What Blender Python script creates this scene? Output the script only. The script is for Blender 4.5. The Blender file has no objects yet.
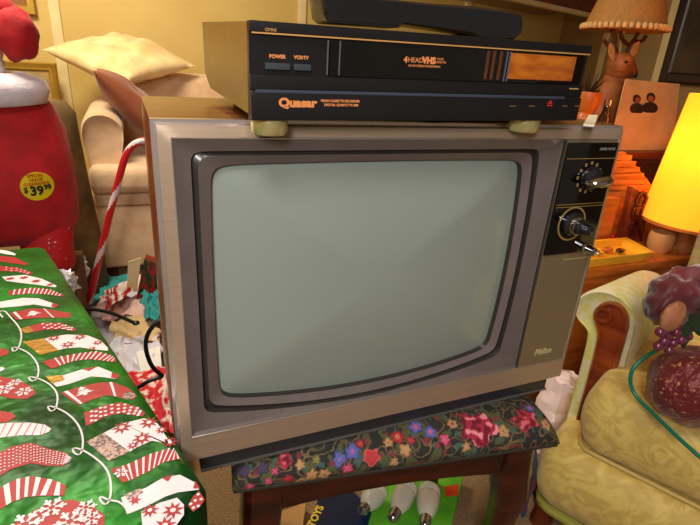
import bpy, bmesh, math, random
from mathutils import Vector, Matrix, Euler, noise
random.seed(7)
scene = bpy.context.scene
COL = scene.collection
PI = math.pi

# ------------------------------------------------------------------ camera
CAM = Vector((-0.0198, -0.5588, 1.0179)); ROT = Euler((1.1871, -0.0626, -0.3957)); F = 505.55
cd = bpy.data.cameras.new('camera'); cam = bpy.data.objects.new('camera', cd); COL.objects.link(cam)
cam.location = CAM; cam.rotation_euler = ROT
cd.sensor_width = 36; cd.lens = F * 36 / 700; cd.clip_start = .02
scene.camera = cam
RM = ROT.to_matrix()
def at(px, py, ax, val):
    """point of the place seen at photo position (px,py), on the plane axis=val"""
    d = RM @ Vector(((px - 350) / F, -(py - 262.5) / F, -1))
    return CAM + d * ((val - CAM[ax]) / d[ax])

# ------------------------------------------------------------------ materials
MATS = {}
def mat(name, col, rough=.6, metal=0, **k):
    if name in MATS: return MATS[name]
    m = bpy.data.materials.new(name); m.use_nodes = True
    n = m.node_tree.nodes; l = m.node_tree.links; b = n['Principled BSDF']
    b.inputs['Base Color'].default_value = (*col, 1); b.inputs['Roughness'].default_value = rough
    b.inputs['Metallic'].default_value = metal
    if 'emit' in k:
        b.inputs['Emission Color'].default_value = (*k['emit'][:3], 1); b.inputs['Emission Strength'].default_value = k['emit'][3]
    if 'spec' in k: b.inputs['Specular IOR Level'].default_value = k['spec']
    if 'coat' in k: b.inputs['Coat Weight'].default_value = k['coat']; b.inputs['Coat Roughness'].default_value = k.get('coatr', .1)
    if 'trans' in k: b.inputs['Transmission Weight'].default_value = k['trans']
    if 'alpha' in k: b.inputs['Alpha'].default_value = k['alpha']
    if 'sheen' in k: b.inputs['Sheen Weight'].default_value = k['sheen']
    tc = n.new('ShaderNodeTexCoord'); mp = n.new('ShaderNodeMapping'); l.new(tc.outputs['Object'], mp.inputs[0])
    mp.inputs['Scale'].default_value = k.get('stretch', (1, 1, 1))
    sc = k.get('scale', 12)
    nz = n.new('ShaderNodeTexNoise'); nz.inputs['Scale'].default_value = sc; nz.inputs['Detail'].default_value = k.get('detail', 4)
    nz.inputs['Distortion'].default_value = k.get('dist', 0)
    l.new(mp.outputs[0], nz.inputs['Vector'])
    rp = n.new('ShaderNodeValToRGB'); l.new(nz.outputs['Fac'], rp.inputs[0])
    c2 = k.get('col2', tuple(c * .88 for c in col))
    e = rp.color_ramp.elements
    e[0].position = k.get('lo', .35); e[1].position = k.get('hi', .65); e[0].color = (*c2, 1); e[1].color = (*col, 1)
    if k.get('attr'):
        a = n.new('ShaderNodeAttribute'); a.attribute_name = 'pattern'; l.new(a.outputs['Color'], b.inputs['Base Color'])
    else:
        l.new(rp.outputs[0], b.inputs['Base Color'])
    if k.get('bump', 0):
        bn = n.new('ShaderNodeTexNoise'); bn.inputs['Scale'].default_value = k.get('bscale', sc * 3); bn.inputs['Detail'].default_value = 3
        l.new(mp.outputs[0], bn.inputs['Vector'])
        bp = n.new('ShaderNodeBump'); bp.inputs['Strength'].default_value = k['bump']; bp.inputs['Distance'].default_value = k.get('bdist', .004)
        l.new(bn.outputs['Fac'], bp.inputs['Height']); l.new(bp.outputs[0], b.inputs['Normal'])
    MATS[name] = m
    return m

def S(r, g, b):
    f = lambda c: (c / 255) / 12.92 if c < 11 else (((c / 255) + .055) / 1.055) ** 2.4
    return (f(r), f(g), f(b))

# ------------------------------------------------------------------ object helpers
WM = {}
def tag(o, label, cat, group=None, kind=None):
    if label: o['label'] = label
    if cat: o['category'] = cat
    if group: o['group'] = group
    if kind: o['kind'] = kind
    return o
def thing(name, label, cat, loc, rot=(0, 0, 0), group=None):
    o = bpy.data.objects.new(name, None); COL.objects.link(o); o.empty_display_size = .05
    o.location = loc; o.rotation_euler = rot
    WM[o.name] = Matrix.LocRotScale(Vector(loc), Euler(rot), None)
    return tag(o, label, cat, group)

class MB:
    """collects shapes (world coordinates) into one mesh"""
    def __init__(s): s.v = []; s.f = []; s.mi = []; s.col = None
    def add(s, vs, fs, mi=0):
        b = len(s.v); s.v += [tuple(v) for v in vs]; s.f += [tuple(i + b for i in f) for f in fs]; s.mi += [mi] * len(fs); return s
    def box(s, a, b, mi=0, M=None, bev=0):
        bm = bmesh.new(); bmesh.ops.create_cube(bm, size=1)
        for v in bm.verts: v.co = Vector([(a[i] + b[i]) / 2 + v.co[i] * (b[i] - a[i]) for i in range(3)])
        if bev: bmesh.ops.bevel(bm, geom=bm.edges[:], offset=bev, segments=3, profile=.6, affect='EDGES')
        if M: bm.transform(M)
        bm.verts.index_update(); s.add([v.co.copy() for v in bm.verts], [[v.index for v in f.verts] for f in bm.faces], mi); bm.free(); return s
    def tube(s, pts, r, seg=10, mi=0, cap=True, flat=1):
        pts = [Vector(p) for p in pts]; n = len(pts); R = r if isinstance(r, (list, tuple)) else [r] * n
        vs = []; up = Vector((0, 0, 1)); fs = []
        for i, p in enumerate(pts):
            t = (pts[min(i + 1, n - 1)] - pts[max(i - 1, 0)]).normalized()
            a = t.cross(up)
            if a.length < .05: a = t.cross(Vector((1, 0, 0)))
            a.normalize(); b = a.cross(t); up = b
            for k in range(seg):
                an = 2 * PI * k / seg; vs.append(p + a * math.cos(an) * R[i] + b * math.sin(an) * R[i] * flat)
        for i in range(n - 1):
            for k in range(seg):
                k2 = (k + 1) % seg; fs.append((i * seg + k, i * seg + k2, (i + 1) * seg + k2, (i + 1) * seg + k))
        if cap: fs.append(tuple(range(seg))[::-1]); fs.append(tuple((n - 1) * seg + k for k in range(seg)))
        return s.add(vs, fs, mi)
    def lathe(s, prof, M=None, seg=32, mi=0, ry=1):
        vs = []; fs = []
        for r, z in prof:
            for k in range(seg):
                a = 2 * PI * k / seg; vs.append(Vector((r * math.cos(a), ry * r * math.sin(a), z)))
        if M: vs = [M @ v for v in vs]
        for i in range(len(prof) - 1):
            for k in range(seg):
                k2 = (k + 1) % seg; fs.append((i * seg + k, i * seg + k2, (i + 1) * seg + k2, (i + 1) * seg + k))
        if prof[0][0] > 1e-5: fs.append(tuple(range(seg))[::-1])
        if prof[-1][0] > 1e-5: fs.append(tuple((len(prof) - 1) * seg + k for k in range(seg)))
        return s.add(vs, fs, mi)
    def prism(s, poly, d, mi=0):
        """poly: 3-D points of one face, d: extrusion vector"""
        n = len(poly); d = Vector(d); p = [Vector(q) for q in poly]
        return s.add(p + [q + d for q in p], [tuple(range(n)), tuple(range(2 * n - 1, n - 1, -1))] + [((i + 1) % n, i, i + n, (i + 1) % n + n) for i in range(n)], mi)
    def blob(s, c, r, seg=24, mi=0, amp=0, fr=3, pw=1, M=None, seed=0):
        vs = []; fs = []; rings = seg // 2
        for i in range(rings + 1):
            th = PI * i / rings
            for k in range(seg):
                ph = 2 * PI * k / seg
                sg = lambda x: math.copysign(abs(x) ** pw, x)
                d = Vector((sg(math.sin(th)) * sg(math.cos(ph)), sg(math.sin(th)) * sg(math.sin(ph)), sg(math.cos(th))))
                q = 1 + amp * noise.noise(Vector((math.sin(th) * math.cos(ph), math.sin(th) * math.sin(ph), math.cos(th))) * fr + Vector((seed, 0, 0)))
                v = Vector((d.x * r[0] * q, d.y * r[1] * q, d.z * r[2] * q))
                if M: v = M @ v
                vs.append(v + Vector(c))
        for i in range(rings):
            for k in range(seg):
                k2 = (k + 1) % seg; fs.append((i * seg + k, (i + 1) * seg + k, (i + 1) * seg + k2, i * seg + k2))
        return s.add(vs, fs, mi)
    def loops(s, loops, mis=None, capend=False, mi=0):
        n = len(loops[0]); b = [v for L in loops for v in L]; 
        for i in range(len(loops) - 1):
            m = mis[i] if mis else mi
            s_f = [(i * n + k, i * n + (k + 1) % n, (i + 1) * n + (k + 1) % n, (i + 1) * n + k) for k in range(n)]
            if i == 0: base = len(s.v); s.v += [tuple(v) for v in b]
            s.f += [tuple(j + base for j in f) for f in s_f]; s.mi += [m] * n
        if capend: s.f.append(tuple(base + (len(loops) - 1) * n + k for k in range(n))); s.mi.append(mis[-1] if mis else mi)
        return s
    def build(s, name, mats, parent=None, label=None, smooth=35, recalc=True, vcol=None, weld=False, up=None):
        if not isinstance(mats, (list, tuple)): mats = [mats]
        me = bpy.data.meshes.new(name); me.from_pydata(s.v, [], s.f)
        for m in mats: me.materials.append(m)
        me.polygons.foreach_set('material_index', s.mi); me.update()
        bm = bmesh.new(); bm.from_mesh(me)
        if weld: bmesh.ops.remove_doubles(bm, verts=bm.verts[:], dist=1e-5)
        if recalc: bmesh.ops.recalc_face_normals(bm, faces=bm.faces[:])
        if up is not None:
            bmesh.ops.reverse_faces(bm, faces=[f for f in bm.faces if f.normal.z < 0 and f.calc_center_median().z > up])
        bm.to_mesh(me); bm.free()
        if vcol:
            a = me.color_attributes.new('pattern', 'FLOAT_COLOR', 'POINT')
            for i, v in enumerate(me.vertices): a.data[i].color = (*vcol(v.co), 1)
        if smooth:
            me.shade_smooth(); me.set_sharp_from_angle(angle=math.radians(smooth))
        o = bpy.data.objects.new(name, me); COL.objects.link(o)
        if parent:
            W = WM[parent.name]; me.transform(W.inverted()); o.parent = parent; WM[o.name] = W
        else:
            xs = [v.co for v in me.vertices]
            c = Vector((sum(v.x for v in xs) / len(xs), sum(v.y for v in xs) / len(xs), min(v.z for v in xs)))
            me.transform(Matrix.Translation(-c)); o.location = c; WM[o.name] = Matrix.Translation(c)
        if label: o['label'] = label
        return o

def sweep_x(prof, x0, x1):   # helper not tied to a lens: profile points (y,z) extruded along x
    return [(x0, y, z) for y, z in prof], (x1 - x0, 0, 0)

def text(body, size, pos, m, parent, R=None, name='lettering', bold=0, shear=0, align='CENTER', depth=.0002, sx=1):
    cu = bpy.data.curves.new(name, 'FONT'); cu.body = body; cu.size = size; cu.align_x = align; cu.align_y = 'CENTER'
    cu.extrude = depth; cu.offset = bold; cu.shear = shear; cu.resolution_u = 3
    t = bpy.data.objects.new(name, cu); COL.objects.link(t)
    dg = bpy.context.evaluated_depsgraph_get(); dg.update()
    me = bpy.data.meshes.new_from_object(t.evaluated_get(dg)); bpy.data.objects.remove(t)
    me.materials.clear(); me.materials.append(m)
    R = R or Euler((PI / 2, 0, 0)).to_matrix()
    me.transform(Matrix.Diagonal((sx, 1, 1, 1)))
    me.transform(Matrix.Translation(Vector(pos)) @ R.to_4x4())
    o = bpy.data.objects.new(name, me); COL.objects.link(o)
    W = WM[parent.name]; me.transform(W.inverted()); o.parent = parent; WM[o.name] = W
    return o

# ================================================================== MATERIAL LIBRARY
wood_top = mat('walnut_veneer', S(130, 76, 32), .28, scale=9, stretch=(.8, 14, 14), detail=6, col2=S(82, 44, 18), lo=.3, hi=.7, coat=.3)
bronze = mat('brushed_bronze_metal', S(186, 163, 140), .34, .5, scale=60, stretch=(.1, 1, 8), col2=S(180, 157, 134))
panelm = mat('brushed_shaded_panel', S(142, 126, 98), .34, .45, scale=60, stretch=(.1, 1, 8), col2=S(137, 121, 93))  # surround metal darkened, weaker light on the right put into the colour
rim_m = mat('bright_trim_metal', S(225, 215, 210), .2, .8)
bez = mat('taupe_bezel_plastic', S(118, 108, 104), .3, .25, scale=30, coat=.25, coatr=.2)
bez_dark = mat('dark_bezel_groove', S(52, 48, 44), .35, .1, coat=.2)
glass_m = mat('grey_green_picture_tube', S(142, 152, 142), .22, 0, coat=.6, coatr=.06, scale=2, col2=S(136, 146, 136))
blackp = mat('black_plastic', S(20, 20, 23), .32, spec=.6)
blackg = mat('black_gloss', S(9, 9, 10), .08, spec=.7)
gold = mat('gold_print', S(214, 160, 96), .4, .2)
orange_print = mat('orange_print', S(224, 140, 80), .5)
chrome = mat('chrome', S(210, 212, 218), .12, 1)
brass = mat('brass', S(226, 214, 150), .3, .7)
cherry = mat('cherry_wood', S(72, 22, 14), .22, scale=8, stretch=(1, 1, 5), col2=S(38, 10, 7), coat=.5)
darkbase = mat('charcoal_plastic', S(46, 48, 52), .35)
white = mat('white_paper', S(228, 224, 222), .6, bump=.3, bscale=30)

# ================================================================== ROOM
wallm = mat('ochre_painted_panel', S(206, 176, 100), .55, scale=3, col2=S(200, 168, 92))
wallr = mat('khaki_wall_panel', S(150, 122, 76), .6, scale=3)
carpet = mat('tan_carpet', S(150, 118, 74), .95, scale=200, col2=S(110, 82, 50), bump=.8, bscale=300, sheen=.3)
trimm = mat('cream_batten', S(228, 205, 150), .45)
MB().box((-1.9, -2.4, -.05), (3.2, 2.85, 0)).build('floor', carpet)['kind'] = 'structure'
MB().box((-1.9, 2.75, 0), (3.2, 2.85, 2.4)).build('wall_back', wallm)['kind'] = 'structure'
MB().box((3.1, -2.4, 0), (3.2, 2.75, 2.4)).build('wall_right', wallr)['kind'] = 'structure'
MB().box((-1.9, -2.4, 0), (-1.8, 2.75, 2.4)).build('wall_left', wallm)['kind'] = 'structure'
MB().box((-1.9, -2.4, 2.4), (3.2, 2.85, 2.45)).build('ceiling', mat('ceiling_white', S(215, 200, 170), .8))['kind'] = 'structure'
n = 0
for x in (-.345, 1.0, 2.2):
    n += 1; MB().box((x, 2.738, 0), (x + .05, 2.75, 2.4), bev=.003).build('trim_%d' % n, trimm)['kind'] = 'structure'
for y in (2.28, 1.82, 1.0):
    n += 1; MB().box((3.088, y, 0), (3.1, y + .05, 2.4), bev=.003).build('trim_%d' % n, trimm)['kind'] = 'structure'

# overhead cabinet on the back wall
ov = thing('wall_cabinet', 'red-brown wooden overhead cabinet with a cream edge, high on the back wall', 'cabinet', (2.2, 2.6, 1.38))
redwood = mat('red_brown_wood', S(120, 52, 22), .35, scale=6, stretch=(1, 6, 6), col2=S(84, 32, 12))
p0 = at(470, -8, 2, 1.36); p1 = at(592, 18, 2, 1.36)
d = (p1 - p0).normalized(); nrm = Vector((-d.y, d.x, 0))
if nrm.y < 0: nrm = -nrm
q = [p0, p1, p1 + nrm * .42, p0 + nrm * .42]
MB().prism([v + Vector((0, 0, .025)) for v in q], (0, 0, .6)).build('body', redwood, ov)
q2 = [p0 - nrm * .012, p1 - nrm * .012, p1 + nrm * .03, p0 + nrm * .03]
MB().prism(q2, (0, 0, .024)).build('edge_trim', trimm, ov, 'cream edge strip')

# dark picture on right wall
pf = thing('picture_frame', 'large dark wooden picture frame hanging high on the right wall', 'picture', (3.08, 1.5, 1.02))
fr2 = lambda i_, x_: [(x_, 1.05 + i_, 1.0 + i_), (x_, 1.80 - i_, 1.0 + i_), (x_, 1.80 - i_, 1.75 - i_), (x_, 1.05 + i_, 1.75 - i_)]
MB().loops([fr2(0, 3.087), fr2(0, 3.062), fr2(.012, 3.055), fr2(.05, 3.06), fr2(.062, 3.07), fr2(.065, 3.087)]).build('frame', mat('black_frame_wood', S(40, 24, 16), .3), pf)
MB().box((3.07, 1.11, 1.06), (3.085, 1.745, 1.7)).build('canvas', mat('dark_canvas', S(74, 56, 36), .5, scale=5, col2=S(36, 28, 20)), pf, 'dark painted picture')

# ================================================================== TELEVISION
tv = thing('television', 'large old tube television with wood cabinet and metallic front, standing on the tapestry stool', 'television', (.33, .13, .478))
TZ, BZ = .95, .5076
def rc_(y, i): return [(i, y, BZ + i), (.66 - i, y, BZ + i), (.66 - i, y, TZ - i), (i, y, TZ - i)]
MB().loops([rc_(.06, .012), rc_(.0045, .012), rc_(.0045, .003), rc_(.0055, .0008), rc_(.008, 0), rc_(.255, 0), rc_(.2578, .003)], capend=True).build('cabinet', wood_top, tv, smooth=40)
MB().loops([[(x, y, z) for x, z in ((x0, z0), (x1, z0), (x1, z1), (x0, z1))] for y, x0, x1, z0, z1 in
            ((.258, .02, .64, .525, .93), (.34, .05, .61, .53, .90), (.44, .16, .5, .56, .80), (.47, .2, .46, .58, .76))], capend=True).build('rear_casing', blackp, tv)
def ring(y, x0, x1, z0, z1, bb=0, br=0, bl=0, bt=0, rad=.0, N=48):
    """closed loop of a (bowed, round-cornered) rectangle, anticlockwise from the lower left"""
    pts = []
    def side(a, b, bow):
        for i in range(N):
            t = i / N; w = 4 * t * (1 - t)
            pts.append((a[0] + (b[0] - a[0]) * t + bow[0] * w, a[1] + (b[1] - a[1]) * t + bow[1] * w))
    side((x0, z0), (x1, z0), (0, -bb)); side((x1, z0), (x1, z1), (br, 0)); side((x1, z1), (x0, z1), (0, bt)); side((x0, z1), (x0, z0), (-bl, 0))
    if rad:
        P = [Vector(p) for p in pts]; n_ = len(P)
        for _ in range(rad):
            P = [(P[i - 1] + P[i] * 2 + P[(i + 1) % n_]) / 4 for i in range(n_)]
        pts = [tuple(p) for p in P]
    return [(x, y, z) for x, z in pts]
# bevelled metal surround
o1 = ring(.006, 0, .66, BZ, TZ, rad=0); o2 = ring(-.002, 0, .66, BZ, TZ); o3 = ring(-.002, .0035, .6565, .511, .9465)
o4 = ring(-.0092, .0055, .655, .513, .9448); o5 = ring(-.012, .018, .646, .5535, .9325)
MB().loops([o1, o2, o3, o4]).build('rim', rim_m, tv, 'thin bright metal rim')
MB().loops([o4, o5]).build('surround', bronze, tv, 'brushed bronze surround')
MB().loops([ring(-.0125, .018, .6465, .5525, .9335), ring(-.0135, .0185, .646, .5535, .9325), ring(-.0125, .0195, .645, .5545, .9315)]).build('inner_trim', rim_m, tv, 'bright line of the inner trim')
# screen bezel: nested rings
R0 = ring(-.0122, .019, .5445, .5545, .9318); R0p = ring(-.008, .0255, .5415, .557, .925)
R1 = ring(-.004, .037, .5075, .5815, .9175, bb=.026, br=.009, rad=2)
R1c = ring(.002, .039, .5055, .5835, .9155, bb=.026, br=.009, rad=2)
R2 = ring(-.001, .0445, .4995, .589, .912, bb=.029, br=.010, rad=3)
R3 = ring(.006, .0585, .4905, .592, .9005, bb=.023, br=.009, bl=.002, bt=.002, rad=6)
R3b = ring(.014, .0600, .4890, .5935, .899, bb=.023, br=.009, bl=.002, bt=.002, rad=6)
MB().loops([R0, R0p, R1, R1c, R2, R3, R3b], mis=[0, 0, 1, 1, 0, 1]).build('screen_bezel', [bez, bez_dark], tv, 'stepped taupe bezel around the screen', smooth=25)
# picture tube: concentric loops bulging forward
cx = sum(p[0] for p in R3b) / len(R3b); cz = sum(p[2] for p in R3b) / len(R3b)
Ls = []
for k in range(0, 14):
    s_ = 1 - k / 13.2; Ls.append([(cx + (p[0] - cx) * s_, .0135 - .020 * (1 - s_ ** 2), cz + (p[2] - cz) * s_) for p in R3b])
MB().loops(Ls, capend=True).build('screen', glass_m, tv, 'switched-off grey-green picture tube', smooth=80)
# right-hand panel
MB().box((.5465, -.0122, .5545), (.6455, .003, .9318)).build('side_panel', panelm, tv, 'brushed metal panel under the knobs')
MB().box((.5425, -.012, .5545), (.5470, -.0045, .9318)).build('panel_gap', bez_dark, tv)
cp = MB().box((.5475, -.0150, .757), (.6450, -.010, .9275), bev=.001).build('control_panel', blackg, tv, 'black control panel with gold markings')
g = MB()
for z_ in (.9045, .8365, .8325): g.box((.549, -.0156, z_), (.6435, -.0149, z_ + .0009))
for i in range(12):
    a = 2 * PI * i / 12; c = Vector((.600 + .0215 * math.cos(a), -.0155, .877 + .0215 * math.sin(a)))
    g.box(c - Vector((.0019, .0003, .0024)), c + Vector((.0019, .0003, .0024)))
g.loops([[( .588 + r * math.cos(2 * PI * k / 40), y, .806 + r * math.sin(2 * PI * k / 40)) for k in range(40)] for r, y in ((.027, -.0149), (.027, -.0158), (.0245, -.0158), (.0245, -.0149))])
g.build('dial_markings', mat('dull_gold_paint', S(178, 146, 84), .4, .4), cp)
text('SUPER MATIC', .0052, (.624, -.0156, .9185), mat('grey_print', S(150, 148, 130), .5), cp, shear=.2)
Ry = Matrix.Rotation(PI / 2, 4, 'X')
def knobM(c): return Matrix.Translation(Vector(c)) @ Ry
k1 = MB().lathe([(0, 0), (.0165, 0), (.0175, .004), (.0165, .010), (.012, .013), (0, .013)], knobM((.600, -.015, .877))).build('channel_knob', mat('dark_chrome', S(90, 92, 100), .15, .9), tv, 'round channel knob with chrome pointer grip')
MB().lathe([(0, 0), (.0235, 0), (.022, .008), (.017, .015), (.006, .019), (0, .019)], knobM((.604, -.028, .875)) @ Matrix.Rotation(.12, 4, 'Z'), ry=.36).build('grip', chrome, k1, smooth=50)
k2 = MB().lathe([(0, 0), (.0185, 0), (.0185, .005), (.013, .008), (.0115, .022), (.0085, .024), (.0075, .036), (0, .037)], knobM((.588, -.015, .806))).build('fine_tuning_knob', mat('dark_chrome', S(90, 92, 100), .15, .9), tv, 'stepped chrome and black tuning knob')
MB().lathe([(.0118, .010), (.0138, .011), (.0138, .016), (.0118, .017)], knobM((.588, -.015, .806))).build('knob_ring', chrome, k2)
MB().lathe([(0, 0), (.009, 0), (.0095, .004), (.007, .006), (.0065, .020), (0, .021)], knobM((.632, -.012, .762))).build('power_knob', chrome, tv, 'small chrome pull knob')
MB().box((.592, -.0130, .7445), (.642, -.012, .7465)).build('panel_line', brass, tv)
text('Philco', .015, (.594, -.0128, .577), mat('pale_metal_script', S(190, 176, 130), .4, .1), tv, shear=.35, bold=.0006, depth=.0006)
# base under the cabinet
MB().box((.030, .004, .4782), (.640, .245, .5076), bev=.002).build('base', darkbase, tv, 'dark recessed base')
MB().box((.029, .002, .4782), (.641, .247, .4815)).build('base_edge', mat('grey_edge', S(96, 92, 86), .4), tv)

# ================================================================== VIDEO RECORDER
VO = (.0911, -.0537, .9555); VR = (.0288, -.0145, .0051)
vcr = thing('video_recorder', 'black video cassette recorder with gold lettering sitting on top of the television', 'video recorder', VO, VR)
VM = WM[vcr.name]; VI = VM.inverted()
VW, VH, VD = .4225, .0892, .3085
def vp(px, py): # photo position on the recorder's face -> local x,z
    o = VM @ Vector((0, 0, 0)); nn = VM.to_3x3() @ Vector((0, 1, 0))
    d = RM @ Vector(((px - 350) / F, -(py - 262.5) / F, -1)); t = (o - CAM).dot(nn) / d.dot(nn)
    return VI @ (CAM + d * t)
def L(v): return VM @ Vector(v)
def vbox(mb, a, b, mi=0, bev=0): return mb.box(a, b, mi, M=VM, bev=bev)
casem = mat('olive_bronze_casing', S(152, 126, 52), .34, .4, scale=40, col2=S(146, 120, 46))
pr_ = [(.012, .004), (.012, VH - .001), (VD, VH - .001), (VD, .022), (VD - .045, .004)]
MB().prism([L((.0015, y, z)) for y, z in pr_], VM.to_3x3() @ Vector((VW - .003, 0, 0))).build('casing', casem, vcr, 'olive bronze metal casing', smooth=0)
fb = MB()
vbox(fb, (0, .002, .080), (VW, .014, VH), bev=.0012)        # top band
vbox(fb, (0, .002, .0285), (VW, .014, .0425), bev=.001)     # middle band
vbox(fb, (0, -.001, .0), (VW, .014, .0285), bev=.003)       # lower fascia
vbox(fb, (0, .006, .0), (VW, .0135, VH - .001))
fb.build('front_panel', blackp, vcr, 'black front panel')
g = MB(); vbox(g, (.002, .0008, .0783), (VW - .002, .004, .0796)); g.build('gold_stripe', gold, vcr, 'thin gold stripe')
g = MB(); vbox(g, (.004, -.0016, .0262), (VW - .03, .0, .0295), bev=.001); g.build('highlight_strip', mat('slate_bevel_highlight', S(60, 66, 82), .3), vcr)  # highlight along the bevel, painted as a paler strip
wx = vp(331, 60).x
g = MB(); vbox(g, (wx, .0035, .0435), (VW - .006, .008, .0775), bev=.0006); g.build('cassette_door', blackg, vcr, 'glossy cassette door')
for px in (328, 340, 508, 511):
    g = MB(); x = vp(px, 60).x; vbox(g, (x, .0022, .0445), (x + .0011, .0042, .0765)); g.build('door_line', mat('grey_line', S(92, 94, 104), .3), vcr)
amber = mat('amber_reflection_window', S(196, 110, 24), .12, scale=26, stretch=(1, 1, 3), col2=S(146, 66, 12), coat=.5)  # warm reflection in the window put into the pane's colour
g = MB(); x0 = vp(512, 60).x; x1 = vp(578, 60).x; vbox(g, (x0, .0027, .0475), (x1, .0042, .0755)); g.build('display_window', amber, vcr, 'display window coloured amber for a warm reflection')
for px in (488, 494, 501):
    g = MB(); x = vp(px, 60).x; vbox(g, (x, .0028, .046), (x + .004, .0040, .0765)); g.build('window_bar', mat('brown_bar', S(86, 50, 26), .3), vcr)
for a, b in ((266, 291), (295, 312)):
    x0 = vp(a, 66).x; x1 = vp(b, 66).x; g = MB(); vbox(g, (x0, .0015, .0475), (x1, .006, .0535), bev=.001); g.build('button', mat('slate_button', S(58, 64, 70), .35), vcr)
RV = VM.to_3x3() @ Euler((PI / 2, 0, 0)).to_matrix()
def vt(body, size, px, py, m, y=-.0012, **k): q = vp(px, py); return text(body, size, L((q.x, y, q.z)), m, vcr, R=RV, **k)
vt('Quasar', .0115, 297.5, 103, orange_print, bold=.0006, sx=1.15)
vt('VIDEO CASSETTE RECORDER', .0033, 340, 101, orange_print, bold=.0001)
vt('DIGITAL QUARTZ VC-850', .0033, 341, 105, orange_print, bold=.0001)
vt('OMNI', .0042, 271, 30, gold, y=.0014)
vt('POWER', .0046, 279, 57, orange_print, y=.0055, bold=.0002)
vt('VCR/TV', .0043, 303, 58, orange_print, y=.0055, bold=.0002)
vt('4', .0085, 407, 60, orange_print, y=.003, bold=.0003)
vt('HEAD', .0072, 417, 60.5, orange_print, y=.003)
vt('VHS', .0090, 430.5, 61, orange_print, y=.003, bold=.0005)
vt('DUAL\nAZIMUTH', .0033, 442, 61, orange_print, y=.003)
vt('HQ ON SCREEN PROGRAMMING', .0032, 426, 66.5, orange_print, y=.003, sx=.85)
for px, w in ((512, 12), (531, 8), (564, 8), (577, 8)):
    g = MB(); q = vp(px, 106); vbox(g, (q.x - .0045, -.0013, q.z - .0006), (q.x + .0045, -.0008, q.z + .0006)); g.build('button_mark', mat('dim_print', S(120, 84, 52), .5), vcr)
q = vp(549, 105)
MB().prism([L((q.x - .004, -.0014, q.z + .0015)), L((q.x + .004, -.0014, q.z + .0015)), L((q.x, -.0014, q.z + .006))], (0, .0006, 0)).prism([L((q.x - .004, -.0014, q.z - .0012)), L((q.x + .004, -.0014, q.z - .0012)), L((q.x + .004, -.0014, q.z + .0003)), L((q.x - .004, -.0014, q.z + .0003))], (0, .0006, 0)).build('eject_mark', mat('red_print', S(200, 40, 30), .5), vcr, 'red eject mark')
q = vp(575, 89); g = MB(); vbox(g, (q.x - .007, .001, q.z - .0006), (q.x + .007, .003, q.z + .0008)); g.build('gold_mark', gold, vcr)
# feet: the front pair hangs just off the television's front edge
for px, zb in ((275, .9405), (537, .9462)):
    q = vp(px, 122); c = L((q.x, .0225, 0)); h = .0165
    MB().lathe([(0, -h), (.0165, -h), (.0185, -h + .003), (.0192, -.003), (.0192, -.0005), (0, -.0005)], Matrix.Translation(Vector((c.x, c.y - .0003, c.z))), seg=40).build('foot', brass, vcr, 'brass-coloured foot', smooth=30)
for fx in (.05, .37):
    c = L((fx, .26, .004)); MB().lathe([(0, .9503 - c.z), (.016, .9503 - c.z), (.018, .001), (0, .001)], Matrix.Translation(c), seg=24).build('foot', blackp, vcr, 'black rear foot')

# ---- remote / handset on the recorder
rc = thing('remote_control', 'long black plastic handset lying across the top of the video recorder', 'remote control', (.30, 0, 1.045))
def RP(px, py, y): return at(px, py, 1, y)
prof = [(322, -8), (324, 4), (326, 18), (331, 23), (399, 28), (403, 24), (440, 29), (472, 34), (482, 39), (500, 41.5), (516, 40), (523, 34), (525, 22), (524, 15), (517, 11), (480, 6), (430, 2.5), (380, -3), (345, -8)]
y0 = -.030; base = [RP(px, py, y0) for px, py in prof]
cc = sum(base, Vector()) / len(base)
def shr(s, y): return [Vector((cc.x + (p.x - cc.x) * (1 - (1 - s) * .12), y, cc.z + (p.z - cc.z) * s)) for p in base]
MB().loops([shr(.8, y0), shr(.95, y0 + .003), shr(1, y0 + .009), shr(1, y0 + .04), shr(.95, y0 + .046), shr(.8, y0 + .049)], capend=True).add(shr(.8, y0), [tuple(range(len(base)))]).build('body', mat('black_handset_plastic', S(22, 24, 28), .22, spec=.7), rc, smooth=50)
a = RP(320, 12, y0 - .001); b_ = RP(398, 22, y0 - .001)
MB().prism([RP(322, 13, y0 + .0035), RP(398, 25, y0 + .0035), RP(398, 28, y0 + .0035), RP(326, 22, y0 + .0035)], (0, -.003, 0)).build('battery_cover', blackp, rc)
MB().prism([RP(431, 12, y0 + .002), RP(443, 13.5, y0 + .002), RP(443, 18, y0 + .002), RP(431, 16.5, y0 + .002)], (0, -.0015, 0)).build('switch', mat('grey_switch', S(100, 102, 110), .4), rc)
MB().prism([RP(485, 10, y0 + .002), RP(490, 10.5, y0 + .002), RP(487, 31, y0 + .002), RP(483, 31, y0 + .002)], (0, -.0012, 0)).build('window', mat('grey_gloss', S(120, 126, 140), .08, .5), rc)

# ---- folded paper scrap on the television
p = [at(px, py, 2, .9525) for px, py in ((583, 126), (594, 127), (597, 119.5), (588, 118.5))]
sc = MB().add([p[0], p[1], p[2] + Vector((0, 0, .003)), p[3] + Vector((0, 0, .003))] + [v + Vector((0, 0, .003)) for v in (p[0], p[1])] + [p[2] + Vector((0, 0, .007)), p[3] + Vector((0, 0, .006))], [(0, 1, 2, 3), (4, 5, 6, 7), (0, 1, 5, 4), (1, 2, 6, 5), (2, 3, 7, 6), (3, 0, 4, 7)]).build('folded_note', mat('cream_note', S(235, 222, 190), .7))
tag(sc, 'small folded cream note lying at the right end of the television top', 'note')

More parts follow.
